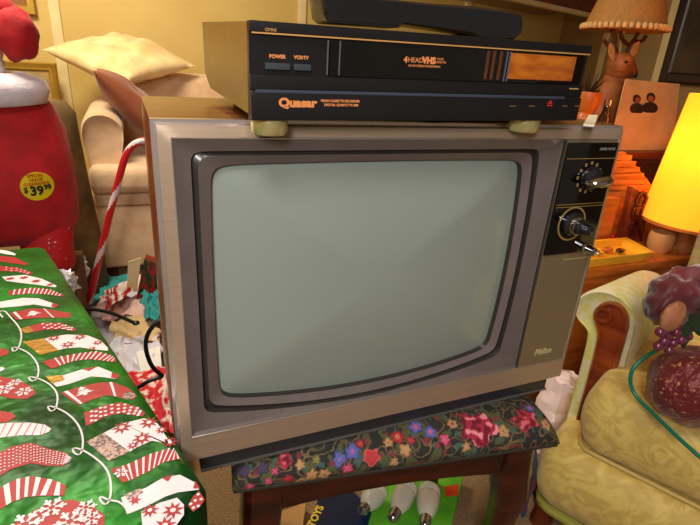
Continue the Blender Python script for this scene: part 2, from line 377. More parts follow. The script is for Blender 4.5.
# ================================================================== FOOTSTOOL
SO = Vector((.070, .000, 0)); ya = -.148
SM = Matrix.Translation(SO) @ Matrix.Rotation(ya, 4, 'Z')
st = thing('footstool', 'low cherry wood stool with dark floral tapestry cushion carrying the television', 'stool', (SO.x + .27, .12, 0), (0, 0, ya))
WM[st.name] = Matrix.LocRotScale(Vector((SO.x + .27, .12, 0)), Euler((0, 0, ya)), None)
SW, SD = .545, .35
flowers = [  # photo spots (px,py,radius m,kind)
    (478, 428, .034, 'rose'), (525, 419, .022, 'rose2'), (416, 427, .013, 'blue'), (430, 432, .012, 'blue'), (371, 457, .015, 'ring'),
    (339, 459, .013, 'blue'), (352, 452, .014, 'blue'), (347, 467, .012, 'pink'), (284, 461, .013, 'rose2'), (275, 471, .009, 'pink'), (311, 474, .012, 'tan'),
    (301, 481, .011, 'tan'), (324, 473, .012, 'tan'), (288, 477, .010, 'red'), (268, 480, .009, 'pink'), (444, 440, .011, 'pink'), (437, 446, .008, 'red'),
    (397, 437, .012, 'red'), (405, 450, .012, 'tan'), (393, 460, .010, 'tan'), (452, 424, .010, 'tan'), (503, 432, .012, 'tan'), (530, 408, .010, 'blue'),
    (465, 446, .010, 'tan'), (250, 485, .008, 'pink'), (262, 468, .011, 'plum'), (245, 472, .010, 'plum'), (335, 478, .009, 'rose2'), (410, 441, .008, 'red'),
    (545, 425, .012, 'tan'), (376, 473, .006, 'pink'), (300, 465, .010, 'tan'), (316, 460, .008, 'olive'), (360, 444, .008, 'red'), (388, 443, .009, 'tan')]
def cush(x, y):
    def edge(d_, w): d_ = max(0, min(d_ / w, 1)); return math.sqrt(max(0, 1 - (1 - d_) ** 2))
    return .432 + .0455 * min(edge(y, .05), edge(SD - y, .05)) * min(edge(x, .04), edge(SW - x, .04))
SI = SM.inverted()
def on_cushion(px, py):
    for k in range(400):
        p_ = at(px, py, 2, .480 - k * .00012); l_ = SI @ p_
        if 0 <= l_.y and p_.z <= cush(l_.x, l_.y): return p_
    return at(px, py, 2, .44)
FP = [(on_cushion(px, py), r, k) for px, py, r, k in flowers]
FC = {'rose': (S(168, 34, 60), S(232, 140, 150), S(110, 16, 40)), 'rose2': (S(170, 40, 60), S(210, 100, 110), S(100, 20, 36)), 'blue': (S(92, 98, 166), S(200, 90, 140), S(60, 70, 140)),
      'pink': (S(206, 84, 116), S(226, 150, 160), S(140, 40, 70)), 'ring': (S(190, 48, 62), S(90, 90, 60), S(200, 90, 80)), 'tan': (S(186, 140, 96), S(150, 60, 60), S(140, 110, 60)),
      'red': (S(176, 44, 52), S(200, 120, 90), S(120, 24, 30)), 'plum': (S(72, 56, 84), S(120, 90, 120), S(50, 40, 60)), 'olive': (S(130, 124, 66), S(150, 140, 80), S(90, 90, 50))}
def tapestry(p):
    p = Vector(p) 
    for c, r, k in FP:
        d_ = (p - c).length; an = math.atan2((p.y - c.y) + (p.z - c.z), p.x - c.x)
        rr = r * .85 * (1 + .14 * math.cos(an * 5 + c.x * 99) + .25 * noise.noise(p * 60))
        if d_ < rr:
            f_ = d_ / rr; A, B, C_ = FC[k]
            if k in ('rose', 'rose2'):
                w = noise.noise(p * 95 + Vector((9, 0, 0))) + .25 * math.sin(f_ * 9 + an)
                return B if w > .22 else (A if w > -.18 else C_)
            return B if f_ < .38 else (C_ if f_ > .85 else A)
    v1 = noise.noise(p * 34); v2 = noise.noise(p * 52 + Vector((5, 2, 1)))
    v3 = noise.noise(p * 80 + Vector((1, 7, 4)))
    if abs(v1) < .06: return S(84, 82, 50)
    if abs(v2) < .045: return S(118, 96, 62)
    if v3 > .40: return S(120, 48, 54)
    if v3 < -.42: return S(60, 90, 84)
    if v2 > .3: return S(78, 84, 46)
    return S(38, 38, 34) if v1 > 0 else S(48, 46, 42)
mb = MB(); NU, NV = 420, 150
us = [i / NU for i in range(NU + 1)]; vs_ = [(j / NV) ** 1.8 for j in range(NV + 1)]
verts = []
for v in vs_:
    for u in us:
        x = u * SW; y = v * SD
        def edge(d_, w): d_ = min(d_ / w, 1); return math.sqrt(max(0, 1 - (1 - d_) ** 2))
        h = min(edge(y, .05), edge(SD - y, .05)) * min(edge(x, .04), edge(SW - x, .04))
        # front lip bulges a little
        yy = y - .006 * math.sin(min(h, 1) * PI) * (y < .06); 
        verts.append(SM @ Vector((x, yy, .432 + .0455 * h)))
W_ = NU + 1
faces = [(j * W_ + i, j * W_ + i + 1, (j + 1) * W_ + i + 1, (j + 1) * W_ + i) for j in range(NV) for i in range(NU)]
mb.add(verts, faces)
bot = [SM @ Vector(c) for c in ((0, 0, .431), (SW, 0, .431), (SW, SD, .431), (0, SD, .431))]
mb.box((.001, .001, .424), (SW - .001, SD - .001, .4325), M=SM, bev=.003)
mb.build('cushion', mat('floral_tapestry', (1, 1, 1), .85, attr=True, bump=.5, bscale=260), st, 'dark tapestry cushion woven with roses and small flowers', vcol=tapestry, smooth=40)
# apron rails
def rail(a, b, t=.02):
    """front-type rail with a slightly scalloped lower edge"""
    N = 24; top = []; low = []
    a = Vector(a); b = Vector(b)
    for i in range(N + 1):
        f_ = i / N; p_ = a.lerp(b, f_); top.append(SM @ Vector((p_.x, p_.y, .425))); low.append(SM @ Vector((p_.x, p_.y, .350 + .022 * math.sin(PI * f_) ** .6)))
    dr = (b - a).normalized(); pn = SM.to_3x3() @ Vector((-dr.y, dr.x, 0)) * t
    m_ = MB(); m_.add(top + low + [v + pn for v in top + low], [])
    n_ = N + 1
    for i in range(N):
        m_.f += [(i, i + 1, n_ + i + 1, n_ + i), (2 * n_ + i, 2 * n_ + i + 1, 3 * n_ + i + 1, 3 * n_ + i), (i, i + 1, 2 * n_ + i + 1, 2 * n_ + i), (n_ + i, n_ + i + 1, 3 * n_ + i + 1, 3 * n_ + i)]; m_.mi += [0] * 4
    return m_
for a, b in (((.05, .022), (.49, .022)), ((.49, SD - .022), (.05, SD - .022)), ((.022, SD - .05), (.022, .05)), ((SW - .022, .05), (SW - .022, SD - .05))):
    rail(a, b).build('rail', cherry, st)
for lx, ly, sx, sy in ((.045, .042, -1, -1), (SW - .06, .042, 1, -1), (.045, SD - .045, -1, 1), (SW - .06, SD - .045, 1, 1)):
    lo = []
    for z, o_, r in ((.425, 0, .030), (.36, .002, .031), (.30, .010, .029), (.22, .006, .022), (.12, -.008, .016), (.05, -.006, .014), (.02, .006, .019), (0, .012, .020)):
        c = SM @ Vector((lx + sx * o_ * .6, ly + sy * o_, 0)); lo.append([(c.x + r * math.copysign(abs(math.cos(t)) ** .5, math.cos(t)), c.y + r * math.copysign(abs(math.sin(t)) ** .5, math.sin(t)), z) for t in [2 * PI * k / 24 for k in range(24)]])
    MB().loops(lo, capend=True).build('leg', cherry, st, smooth=60)

# floral cloth strip hanging behind the stool's right leg
pts = [(528, 448), (536, 452), (538, 480), (528, 500), (524, 522)]
q = [at(px, py, 1, .10) for px, py in pts]
mb = MB(); A = [v + Vector((-.012, 0, 0)) for v in q]; B = [v + Vector((.018, .02, 0)) for v in q]
for i in range(len(q)): pass
mb.loops([[a_, a_.lerp(b_, .5) + Vector((0, -.01, 0)), b_, a_.lerp(b_, .5) + Vector((0, .012, 0))] for a_, b_ in zip(A, B)], capend=True)
o = mb.build('hanging_cloth', mat('floral_cloth', S(120, 60, 70), .8, scale=45, col2=S(56, 84, 120), lo=.42, hi=.55))
tag(o, 'strip of blue and red floral cloth hanging behind the right leg of the stool', 'cloth')

# ================================================================== GIFT BOX (green foil paper)
GZ = .555
C_ = Vector((.0285, -.106, 0)); B_ = Vector((-.232, .775, 0)); lf = Vector((-.90, -.44, 0)).normalized()
D_ = C_ + lf * .62; A_ = B_ + Vector((-.985, -.1, 0)) * .62
gift = thing('wrapped_gift', 'big box gift-wrapped in green foil paper printed with christmas stockings, left of the television', 'gift', ((A_ + B_ + C_ + D_) / 4).to_tuple())
foil = mat('green_foil_paper', S(28, 126, 26), .40, .25, scale=7, spec=.3, col2=S(5, 56, 16), bump=.7, bscale=13, bdist=.02)
gR = mat('foil_print_red', S(166, 10, 24), .5, .05, bump=.3, bscale=16, bdist=.01)
gW = mat('foil_print_white', S(226, 216, 224), .5, 0, bump=.3, bscale=16, bdist=.01)
gG = mat('foil_print_gold', S(196, 150, 70), .28, .5, bump=.5, bscale=30, bdist=.01)
gP = mat('foil_print_grey_check', S(170, 140, 130), .35, .2, scale=260, col2=S(90, 70, 80), lo=.48, hi=.52)
gK = mat('foil_print_pink', S(204, 84, 120), .35, .1)
GM = [foil, gR, gW, gG, gP, gK]
mb = MB()
quad = [D_, C_, B_, A_]
cen = (A_ + B_ + C_ + D_) / 4
def gl(off, z):  # rounded-corner loop inset by off
    out = []
    for i in range(4):
        p_, a_, b_ = quad[i], quad[i - 1], quad[(i + 1) % 4]
        u_ = (a_ - p_).normalized(); w_ = (b_ - p_).normalized(); c_ = p_ + (u_ + w_) * (off + .020)
        for k in range(5):
            t = k / 4; dvec = (-u_ * (math.cos(t * PI / 2)) - w_ * math.sin(t * PI / 2)); 
            dvec = (-w_ * (1 - t) - u_ * t); 
            out.append((c_.x + dvec.normalized().x * .020, c_.y + dvec.normalized().y * .020, z))
    return out
mb.loops([gl(.004, .0), gl(0, .02), gl(0, .3), gl(0, GZ - .016), gl(.0025, GZ - .007), gl(.008, GZ - .002), gl(.016, GZ)], capend=True)
_e = (B_ - C_).normalized(); _n = Vector((_e.y, -_e.x, 0))   # outward normal of the long right edge
_f = (D_ - C_).normalized(); _m = Vector((-_f.y, _f.x, 0))
if _m.y > 0: _m = -_m
def G(px, py, dz=.0004):
    p_ = at(px, py, 2, GZ)
    for n0 in (_n,):
        over = (p_ - C_).dot(n0); over = over - (C_ - C_).dot(n0); p_z = p_.z
        over = Vector((p_.x - C_.x, p_.y - C_.y, 0)).dot(n0)
        if over > -.009: p_ = p_ - n0 * (over + .009)
    p_.z = GZ + dz; return p_
def poly(pts, mi, dz=.0005): mb.add([G(x, y, dz) for x, y in pts], [tuple(range(len(pts)))], mi)
def chain(c, t):
    n_ = len(c) - 1; f_ = min(max(t, 0), 1) * n_; i = min(int(f_), n_ - 1); f_ -= i
    return (c[i][0] + (c[i + 1][0] - c[i][0]) * f_, c[i][1] + (c[i + 1][1] - c[i][1]) * f_)
def sock(U_, L_, mi): poly(U_ + L_[::-1], mi)
def P2(U_, L_, t, s): a_ = chain(U_, t); b_ = chain(L_, t); return (a_[0] + (b_[0] - a_[0]) * s, a_[1] + (b_[1] - a_[1]) * s)
def band(U_, L_, t0, t1, mi, dz=.0009, sk=0): 
    n_ = 4; up = [chain(U_, t0 + (t1 - t0) * i / n_) for i in range(n_ + 1)]; lw = [chain(L_, t0 + sk + (t1 - t0) * i / n_) for i in range(n_ + 1)]
    poly(up + lw[::-1], mi, dz)
def stripes(U_, L_, n_, mi, t0=0, t1=1, w=.5, sk=0):
    for i in range(n_): a_ = t0 + (t1 - t0) * (i + .25) / n_; band(U_, L_, a_, a_ + (t1 - t0) * w / n_, mi, sk=sk)
def star(c2, r, mi, k=8, inner=.45, dz=.001, rot=0):
    c = G(*c2, dz); v = [c] ; n_ = 2 * k
    for i in range(n_):
        a_ = PI * 2 * i / n_ + rot; q_ = r if i % 2 == 0 else r * inner
        v.append(c + Vector((math.cos(a_) * q_, math.sin(a_) * q_, 0)))
    mb.add(v, [(0, i + 1, (i + 1) % n_ + 1) for i in range(n_)], mi)
def dot(c2, r, mi, dz=.001): 
    c = G(*c2, dz); mb.add([c + Vector((math.cos(a_) * r, math.sin(a_) * r, 0)) for a_ in [2 * PI * i / 12 for i in range(12)]], [tuple(range(12))], mi)
def flake(c2, r, dz=.001):
    c = G(*c2, dz)
    for i in range(6):
        a_ = PI * i / 3; d_ = Vector((math.cos(a_), math.sin(a_), 0)); n_ = Vector((-d_.y, d_.x, 0)); w = r * .09
        mb.add([c + d_ * r * .2 - n_ * w, c + d_ * r - n_ * w, c + d_ * r + n_ * w, c + d_ * r * .2 + n_ * w], [(0, 1, 2, 3)], 2)
        for s_ in (1, -1):
            e = (d_ + n_ * s_).normalized(); m_ = c + d_ * r * .5 + Vector((0, 0, .00012 + .00006 * s_)); f2 = Vector((-e.y, e.x, 0)) * w
            mb.add([m_ - f2, m_ + e * r * .35 - f2, m_ + e * r * .35 + f2, m_ + f2], [(0, 1, 2, 3)], 2)
def dots(U_, L_, rows, cols, r, mi, t0=.1, t1=.95):
    for i in range(cols):
        for j in range(rows):
            s_ = (j + .5 + (.25 if i % 2 else -.1)) / rows
            if .08 < s_ < .95: dot(P2(U_, L_, t0 + (t1 - t0) * (i + .5) / cols, s_), r, mi)
def tree(c2, w, h):
    c = at(c2[0], c2[1], 2, GZ); c.z += .001; ax = Vector((.94, .34, 0)); ay = Vector((-.34, .94, 0))
    pts_ = [(0, 1), (.5, .62), (.25, .62), (.7, .3), (.35, .3), (1, 0), (.2, 0), (.2, -.2), (-.2, -.2), (-.2, 0), (-1, 0), (-.35, .3), (-.7, .3), (-.25, .62), (-.5, .62)]
    v = [c + ax * (x_ * w) + ay * (y_ * h) for x_, y_ in pts_] + [c + ay * h * .3]
    mb.add(v, [(len(v) - 1, i, (i + 1) % 15) for i in range(15)], 2)
# right-hand column of stockings
U_ = [(104, 433), (122, 424), (144, 418.5), (165, 421), (178, 431), (185, 442)]; L_ = [(130, 452), (138, 447), (152, 441), (163, 443), (173, 445), (184, 443.5)]
sock(U_, L_, 2); poly([(86, 442), (104, 433), (130, 452), (109, 461)], 4)
for c2, r in (((122, 428), .013), ((149, 423), .013), ((142, 439), .013), ((170, 443), .010), ((168, 428), .009), ((180, 437), .008), ((133, 446), .008)): star(c2, r, 1); dot(c2, r * .25, 2, .0014)
U_ = [(110.5, 469.5), (127, 465), (150, 454.5), (169, 448.5), (184, 449.6), (197.5, 457)]; L_ = [(123, 483), (133, 479.5), (150, 471), (164, 462.5), (180, 459), (196, 461.5)]
sock(U_, L_, 1); stripes(U_, L_, 13, 2, .12, .97, .32, -.02); flake((121, 473), .008)
U_ = [(121, 498), (133, 493), (146, 488), (163, 478), (180, 475), (203, 481)]; L_ = [(127, 514.6), (139, 510), (150, 505), (165, 497), (178, 492.6), (199, 490)]
sock(U_, L_, 2); poly([(162, 478.5), (173, 475), (168, 482)], 1, .0009); poly([(198, 480), (204, 482), (200, 489), (193, 489)], 1, .0009); poly([(124, 495), (140, 489), (144, 493), (128, 501)], 4, .0009); star((135, 501), .007, 1, 6)
U_ = [(141, 512), (160, 503), (177, 498), (184, 505)]; L_ = [(143, 532), (160, 534), (176, 526), (184, 515)]
sock(U_, L_, 2)
for c2, r in (((150, 511), .010), ((173, 511), .012), ((165, 526), .012)): star(c2, r, 1); dot(c2, r * .25, 2, .0014)
U_ = [(188, 506), (193, 497), (199, 491)]; L_ = [(193, 512), (199, 508), (205, 500)]
sock(U_, L_, 1); dots(U_, L_, 2, 3, .0018, 2, 0, 1)
U_ = [(84, 413), (95, 409), (105, 405), (121, 402.5), (137, 407), (145, 413)]; L_ = [(86, 426), (94, 423), (106, 416.5), (121, 413.5), (132, 415.5), (143, 416.5)]
sock(U_, L_, 1); dots(U_, L_, 3, 10, .0022, 2)
U_ = [(61, 393), (80, 387), (98.5, 383), (113, 382.5), (128, 388), (137, 396)]; L_ = [(79, 405.5), (90, 400.5), (106, 395.5), (117, 397), (125, 399.5), (134, 399.5)]
sock(U_, L_, 1); band(U_, L_, .03, .07, 2); band(U_, L_, .55, .59, 2); tree((85, 394), .012, .02); poly([(120, 397), (128, 392), (135, 394), (135.5, 398), (127, 400)], 4, .0009)
U_ = [(46, 377), (63, 375.6), (84, 369), (98.5, 367), (111, 372), (120, 376)]; L_ = [(56.6, 387), (66, 385), (73, 383), (91, 376.6), (104, 377.5), (117, 379.5)]
sock(U_, L_, 2); poly([(46, 377), (62, 375.5), (65, 380), (52, 384)], 3, .0009); poly([(82, 369.4), (97, 367), (89, 371.5)], 1, .0009); poly([(112, 372.5), (120, 376), (117, 379.5), (111, 378)], 1, .0009)
U_ = [(42, 362), (60, 357), (80, 353.5), (96.4, 351.4), (111, 355.6), (118, 359)]; L_ = [(52, 369), (64, 364.5), (75, 361), (90, 359.5), (103, 361), (116, 362.5)]
sock(U_, L_, 1); stripes(U_, L_, 13, 2, .12, .97, .32)
U_ = [(44, 339), (54, 336.5), (67, 334.7), (88, 335.7), (101, 341), (109, 348)]; L_ = [(58.7, 350.4), (64, 348.8), (72, 348), (80, 347.5), (92, 349.5), (108, 351)]
sock(U_, L_, 2); poly([(23, 342), (44, 338.6), (58.7, 350.4), (40, 355)], 3)
for c2, r in (((54, 338.5), .011), ((68, 345), .012), ((80, 337.5), .011), ((98, 343), .009), ((92, 349), .007)): star(c2, r, 1); dot(c2, r * .25, 2, .0014)
U_ = [(19, 329.4), (42, 323), (61, 323), (76, 329)]; L_ = [(25, 333.6), (45, 330), (62, 329.4), (74, 331.5)]
sock(U_, L_, 1); dots(U_, L_, 2, 9, .0022, 2, .3, .95); poly([(19, 329.4), (29, 326.5), (34, 332), (25, 333.6)], 3, .0009)
U_ = [(9.5, 313.4), (32.4, 308.6), (45, 309), (70.5, 313.4)]; L_ = [(17, 320), (38, 318), (55, 318), (71, 317.5)]
sock(U_, L_, 1); tree((34, 315), .013, .018); band(U_, L_, .05, .09, 2); band(U_, L_, .62, .66, 2)
U_ = [(0, 302), (23, 298), (38, 298.5), (58, 305)]; L_ = [(0, 308), (18, 306.5), (34, 304.6), (54, 308)]
sock(U_, L_, 2); poly([(53, 303), (59, 305.5), (55, 308), (51, 307)], 1, .0009)
U_ = [(9.5, 290.5), (32, 288), (50, 289.5), (64, 295.5)]; L_ = [(8, 295.5), (30, 293.8), (47, 294.5), (62, 296.8)]
sock(U_, L_, 1); stripes(U_, L_, 12, 2, .05, .97, .32)
U_ = [(2, 277), (25, 275), (42, 279), (57, 286)]; L_ = [(6, 281), (20, 283), (38, 285), (55, 287.5)]
sock(U_, L_, 2)
for c2, r in (((24, 278), .010), ((36, 281.5), .010), ((10, 279), .010), ((50, 285), .008)): star(c2, r, 1)
sock([(0, 266), (19, 268), (33, 273)], [(0, 271), (18, 272), (30, 275)], 1); dots([(0, 266), (19, 268), (33, 273)], [(0, 271), (18, 272), (30, 275)], 2, 6, .002, 2)
sock([(0, 256), (15, 257.5), (28, 264)], [(0, 261.5), (13, 263.5), (27, 265.5)], 1)
sock([(0, 250), (8, 251), (16, 254)], [(0, 253), (7, 254.5), (15, 255.5)], 2)
# left-hand column
U_ = [(-18, 376), (0, 376.6), (17, 380), (30, 386), (35.6, 392)]; L_ = [(-18, 392), (0, 395.5), (11, 398.8), (27, 399), (35, 394.5)]
sock(U_, L_, 1)
for c2, r in (((4, 390), .013), ((24, 392), .011), ((15, 383), .009), ((-8, 383), .012)): flake(c2, r)
U_ = [(-8, 425), (10.5, 423), (31, 423), (45, 425), (51, 429)]; L_ = [(-8, 441), (0, 438), (21, 435.5), (40, 435.5), (49, 432)]
sock(U_, L_, 2); stripes(U_, L_, 8, 5, .05, .9, .14, .03)
U_ = [(-10, 458), (12.6, 446.5), (31, 443), (48, 449), (66, 453), (72, 459)]; L_ = [(-10, 482), (12, 469), (31, 463.5), (47, 466), (62, 466.5), (70, 462)]
sock(U_, L_, 1)
for i in range(26):
    for j in range(6): 
        c2 = P2(U_, L_, .02 + .95 * i / 25, .1 + .8 * j / 5.6 + (.05 if i % 2 else 0)); dot(c2, .0010, 2)
U_ = [(-10, 494), (14.7, 480), (31, 476.5), (52, 480), (66, 485.5)]; L_ = [(-10, 516), (12, 502.5), (26, 497.5), (40, 496), (64, 496)]
sock(U_, L_, 1); stripes(U_, L_, 6, 2, .1, .95, .42, .05)
U_ = [(0, 545), (12.6, 525), (33.5, 511.4), (52, 502), (73, 500), (94, 507), (105, 515.6)]; L_ = [(4, 560), (20, 560), (38, 560), (52, 556), (72, 550), (90, 540), (104, 524)]
sock(U_, L_, 1)
for c2, r in (((25, 525), .017), ((52, 508), .014), ((70, 522), .016), ((86, 508), .011), ((92, 519), .010)): flake(c2, r)
poly([(0, 348.5), (8, 350), (9, 354), (0, 357)], 1); poly([(0, 411), (12, 413), (16, 417), (8, 422), (0, 423)], 1); dot((0, 370), .006, 2)
# printed string with loops
def line(pts_, w=.0011):
    v = [G(x, y, .0011) for x, y in pts_]
    for i in range(len(v) - 1):
        d_ = (v[i + 1] - v[i]); n_ = Vector((-d_.y, d_.x, 0)).normalized() * w
        mb.add([v[i] - n_, v[i + 1] - n_, v[i + 1] + n_, v[i] + n_], [(0, 1, 2, 3)], 2)
def smooth(pts_, it=3):
    for _ in range(it):
        q_ = [pts_[0]]
        for a_, b_ in zip(pts_, pts_[1:]): q_ += [(a_[0] * .75 + b_[0] * .25, a_[1] * .75 + b_[1] * .25), (a_[0] * .25 + b_[0] * .75, a_[1] * .25 + b_[1] * .75)]
        pts_ = q_ + [pts_[-1]]
    return pts_
line(smooth([(3, 318), (-2, 312), (5, 311), (9, 316), (20, 328), (22, 337), (19, 349), (13, 353), (12, 347), (20, 349), (30, 354), (38, 364), (39, 374), (36, 381), (31, 382), (28, 377), (36, 378), (48, 383), (57, 392), (58, 402), (55, 411), (50, 412), (47, 406), (56, 408), (68, 414), (78, 424), (83, 436), (83, 449), (80, 456), (74, 454), (72, 448), (82, 450), (95, 458), (106, 468), (111, 480), (111, 497), (107, 506), (101, 503), (99, 496), (109, 501), (119, 502), (126, 508), (128, 514)]))
mb.build('wrapped_box', GM, gift, smooth=30, recalc=True, up=GZ - .001)
# little ribbon tuft of foil at the front corner

# ================================================================== LEFT BACKGROUND
# Santa doll on a carton
red = mat('red_plush', S(184, 6, 22), .8, scale=20, col2=S(158, 2, 16), bump=.3, bscale=60, sheen=.08)
redd = mat('red_plush_snow', S(220, 190, 200), .7, scale=90, col2=S(190, 10, 28), lo=.70, hi=.74, detail=1)
furw = mat('white_fur', S(226, 214, 226), .9, bump=.6, bscale=90, sheen=.5)
skin = mat('doll_face', S(236, 176, 160), .5)
santa = thing('santa_doll', 'plush santa doll in red with a round yellow price sticker', 'doll', (-.42, 1.34, .27))
def sec(c, rx, ry, n_=28, pw=.85): 
    return [(c[0] + rx * math.copysign(abs(math.cos(t)) ** pw, math.cos(t)), c[1] + ry * math.copysign(abs(math.sin(t)) ** pw, math.sin(t)), c[2]) for t in [2 * PI * k / n_ for k in range(n_)]]
X0 = -.42
body = [((X0, 1.33, .40), .05, .04), ((X0, 1.33, .405), .19, .12), ((X0, 1.33, .45), .215, .145), ((X0, 1.33, .55), .225, .155), ((X0, 1.33, .65), .222, .15), ((X0, 1.34, .75), .212, .135), ((X0, 1.35, .82), .185, .115), ((X0, 1.36, .88), .13, .09), ((X0, 1.36, .92), .06, .05)]
b = MB().loops([sec(*s_) for s_ in body], capend=True).build('coat', red, santa, 'red plush coat', smooth=70)
for s_ in (-1, 1):   # legs and feet
    MB().loops([sec((X0 + s_ * .115, 1.29, z), rx, ry) for z, rx, ry in ((.272, .03, .04), (.275, .062, .08), (.31, .075, .095), (.35, .075, .085), (.39, .078, .08), (.42, .085, .08), (.48, .08, .07))], capend=True).build('leg', redd, santa, 'red trouser leg dotted with snow', smooth=70)
    sh = Vector((X0 + s_ * .17, 1.34, .80)); el = Vector((X0 + s_ * .205, 1.27, .62)); ha = Vector((X0 + s_ * .12, 1.17, .55))
    if s_ < 0: MB().tube([sh, sh.lerp(el, .5), el, el.lerp(ha, .5), ha], [.05, .058, .055, .048, .04], 16).build('arm', red, santa, smooth=70)
MB().lathe([(.0, -.01), (.09, -.012), (.155, 0), (.168, .035), (.16, .065), (.11, .085), (0, .08)], Matrix.Translation((X0 + .02, 1.31, .832)), ry=.8, seg=32).build('fur_collar', furw, santa, 'wide white fur collar', smooth=70)
hd = MB().blob((X0, 1.30, .985), (.085, .085, .095), 28).build('head', skin, santa, smooth=80)
for s_ in (-1, 1): MB().blob((X0 + s_ * .03, 1.222, 1.0), (.009, .006, .011), 12).build('eye', blackp, hd)
MB().blob((X0, 1.207, .985), (.016, .018, .014), 14).build('nose', mat('doll_nose', S(220, 120, 110), .5), hd)
MB().blob((X0, 1.265, .93), (.085, .06, .065), 24, amp=.25, fr=4).build('beard', furw, santa, 'white plush beard', smooth=80)
h = MB().loops([sec(*s_) for s_ in (((X0, 1.32, 1.03), .098, .095), ((X0, 1.32, 1.07), .095, .092), ((X0 + .01, 1.32, 1.10), .075, .075), ((X0 + .03, 1.32, 1.12), .04, .04))], capend=True)
h.blob((X0 + .125, 1.28, 1.022), (.058, .05, .072), 28, amp=.16, fr=2.0, seed=3); h.blob((X0 + .06, 1.30, 1.08), (.08, .05, .05), 24)
h.build('hat', red, santa, 'floppy red plush hat', smooth=80)
# sticker
c = Vector((-.292, 1.178, .598)); stM = Matrix.Translation(c)
def stick_pt(x, z, off=0):
    # wrap on the front of the coat
    X = c.x + x; zz = c.z + z; t = (X - X0) / .2245
    return Vector((X, 1.331 - .155 * math.sqrt(max(0, 1 - abs(t) ** 2.35)) ** .95 - .004 - off, zz))
ym = mat('yellow_sticker', S(226, 206, 24), .4)
lp = lambda r, off: [stick_pt(r * math.cos(a_), r * 1.02 * math.sin(a_), off) for a_ in [2 * PI * k / 40 for k in range(40)]]
sk = MB().loops([lp(.0425, -.003), lp(.0425, .0), lp(.030, .0005), lp(.016, .0005), lp(.004, .0005)], capend=True).build('price_sticker', ym, santa, 'round yellow price sticker')
n_ = Vector((math.sin(-.0), -1, 0)); 
tang = (stick_pt(.02, 0) - stick_pt(-.02, 0)).normalized(); up_ = Vector((0, 0, 1)); nn = tang.cross(up_)
Rst = Matrix((tang, up_, nn)).transposed()
kb = mat('sticker_black', S(20, 18, 14), .5); ks = mat('sticker_red', S(206, 70, 24), .5)
text('39', .038, stick_pt(-.002, -.013, .004), kb, sk, R=Rst, bold=.0012); text('$', .022, stick_pt(-.029, -.008, .004), kb, sk, R=Rst, bold=.0006); text('99', .020, stick_pt(.026, -.005, .004), kb, sk, R=Rst, bold=.0008)
text('SPECIAL\nVALUE\nCLEARANCE', .0125, stick_pt(.0, .022, .004), ks, sk, R=Rst, bold=.0003)

carton = mat('brown_carton', S(104, 70, 38), .8)
o = MB().box((-.66, 1.16, .0), (-.225, 1.5, .272), bev=.004).build('carton', carton); tag(o, 'brown cardboard carton under the santa doll', 'box')
darkbrown = mat('dark_brown_box', S(52, 28, 18), .5)
bx = thing('storage_box', 'dark brown storage box in front of the santa doll legs', 'box', (-.5, 1.05, 0))
MB().box((-.75, 1.0, 0), (-.285, 1.10, .395), bev=.006).build('body', darkbrown, bx); MB().box((-.755, .995, .375), (-.28, 1.105, .405), bev=.004).build('lid', darkbrown, bx)
o = MB().box((-.262, 1.30, 0), (-.218, 1.33, .24), bev=.003)
# candy cane
cc_r = mat('cane_red', S(196, 22, 34), .3, coat=.4); cc_w = mat('cane_white', S(216, 200, 200), .3, coat=.4)
q = [at(px, py, 1, 1.42) for px, py in ((89, 303), (96, 272), (104, 238), (112, 205), (120, 175), (124, 160), (129, 149), (137, 142), (147, 140), (156, 144), (161, 152), (163, 162))]
def resample(pts, n_):
    d_ = [0]
    for a_, b_ in zip(pts, pts[1:]): d_.append(d_[-1] + (b_ - a_).length)
    out = []; j = 0
    for i in range(n_ + 1):
        t = d_[-1] * i / n_
        while j < len(d_) - 2 and d_[j + 1] < t: j += 1
        out.append(pts[j].lerp(pts[j + 1], (t - d_[j]) / max(1e-9, d_[j + 1] - d_[j])))
    return out
def smooth3(pts, it=2):
    for _ in range(it):
        o_ = [pts[0]]
        for a_, b_ in zip(pts, pts[1:]): o_ += [a_.lerp(b_, .25), a_.lerp(b_, .75)]
        pts = o_ + [pts[-1]]
    return pts
q = resample(smooth3(q), 150)
m_ = MB().tube(q, .0125, 16)
for i in range(149):
    for k in range(16): m_.mi[i * 16 + k] = 0 if ((k / 16 + i / 44) % 1) < .74 else 1
o = m_.build('candy_cane', [cc_r, cc_w], smooth=60); tag(o, 'tall red and white striped candy cane prop leaning before the beige armchair', 'candy cane')

# beige armchair
beige = mat('beige_pink_upholstery', S(212, 178, 142), .85, scale=14, col2=S(196, 160, 122), bump=.4, bscale=40, sheen=.2)
ac = thing('armchair', 'beige pink upholstered armchair against the back wall, left of the television', 'armchair', (.22, 2.2, 0))
for x in (-.115, .60):
    m_ = MB(); pf_ = [(-.075, .10), (-.075, .56), (-.095, .64), (-.085, .71), (-.045, .745), (.02, .745), (.072, .70), (.075, .64), (.055, .56), (.055, .10)]
    pf_ = [(p_.x, p_.z) for p_ in [Vector((a_, 0, b_)) for a_, b_ in pf_]]
    for _ in range(2): pf_ = [pf_[0]] + [w_ for k in range(len(pf_) - 1) for w_ in ((pf_[k][0] * .75 + pf_[k + 1][0] * .25, pf_[k][1] * .75 + pf_[k + 1][1] * .25), (pf_[k][0] * .25 + pf_[k + 1][0] * .75, pf_[k][1] * .25 + pf_[k + 1][1] * .75))] + [pf_[-1]]
    def lpf(y, s_): return [(x + p_[0] * s_, y, .42 + (p_[1] - .42) * (s_ if s_ < 1 else 1)) for p_ in pf_]
    m_.loops([lpf(1.875, .9), lpf(1.86, .96), lpf(1.90, 1), lpf(2.6, 1)], capend=True); m_.f.append(tuple(range(len(pf_)))); m_.mi.append(0)
    m_.build('arm', beige, ac, smooth=60)
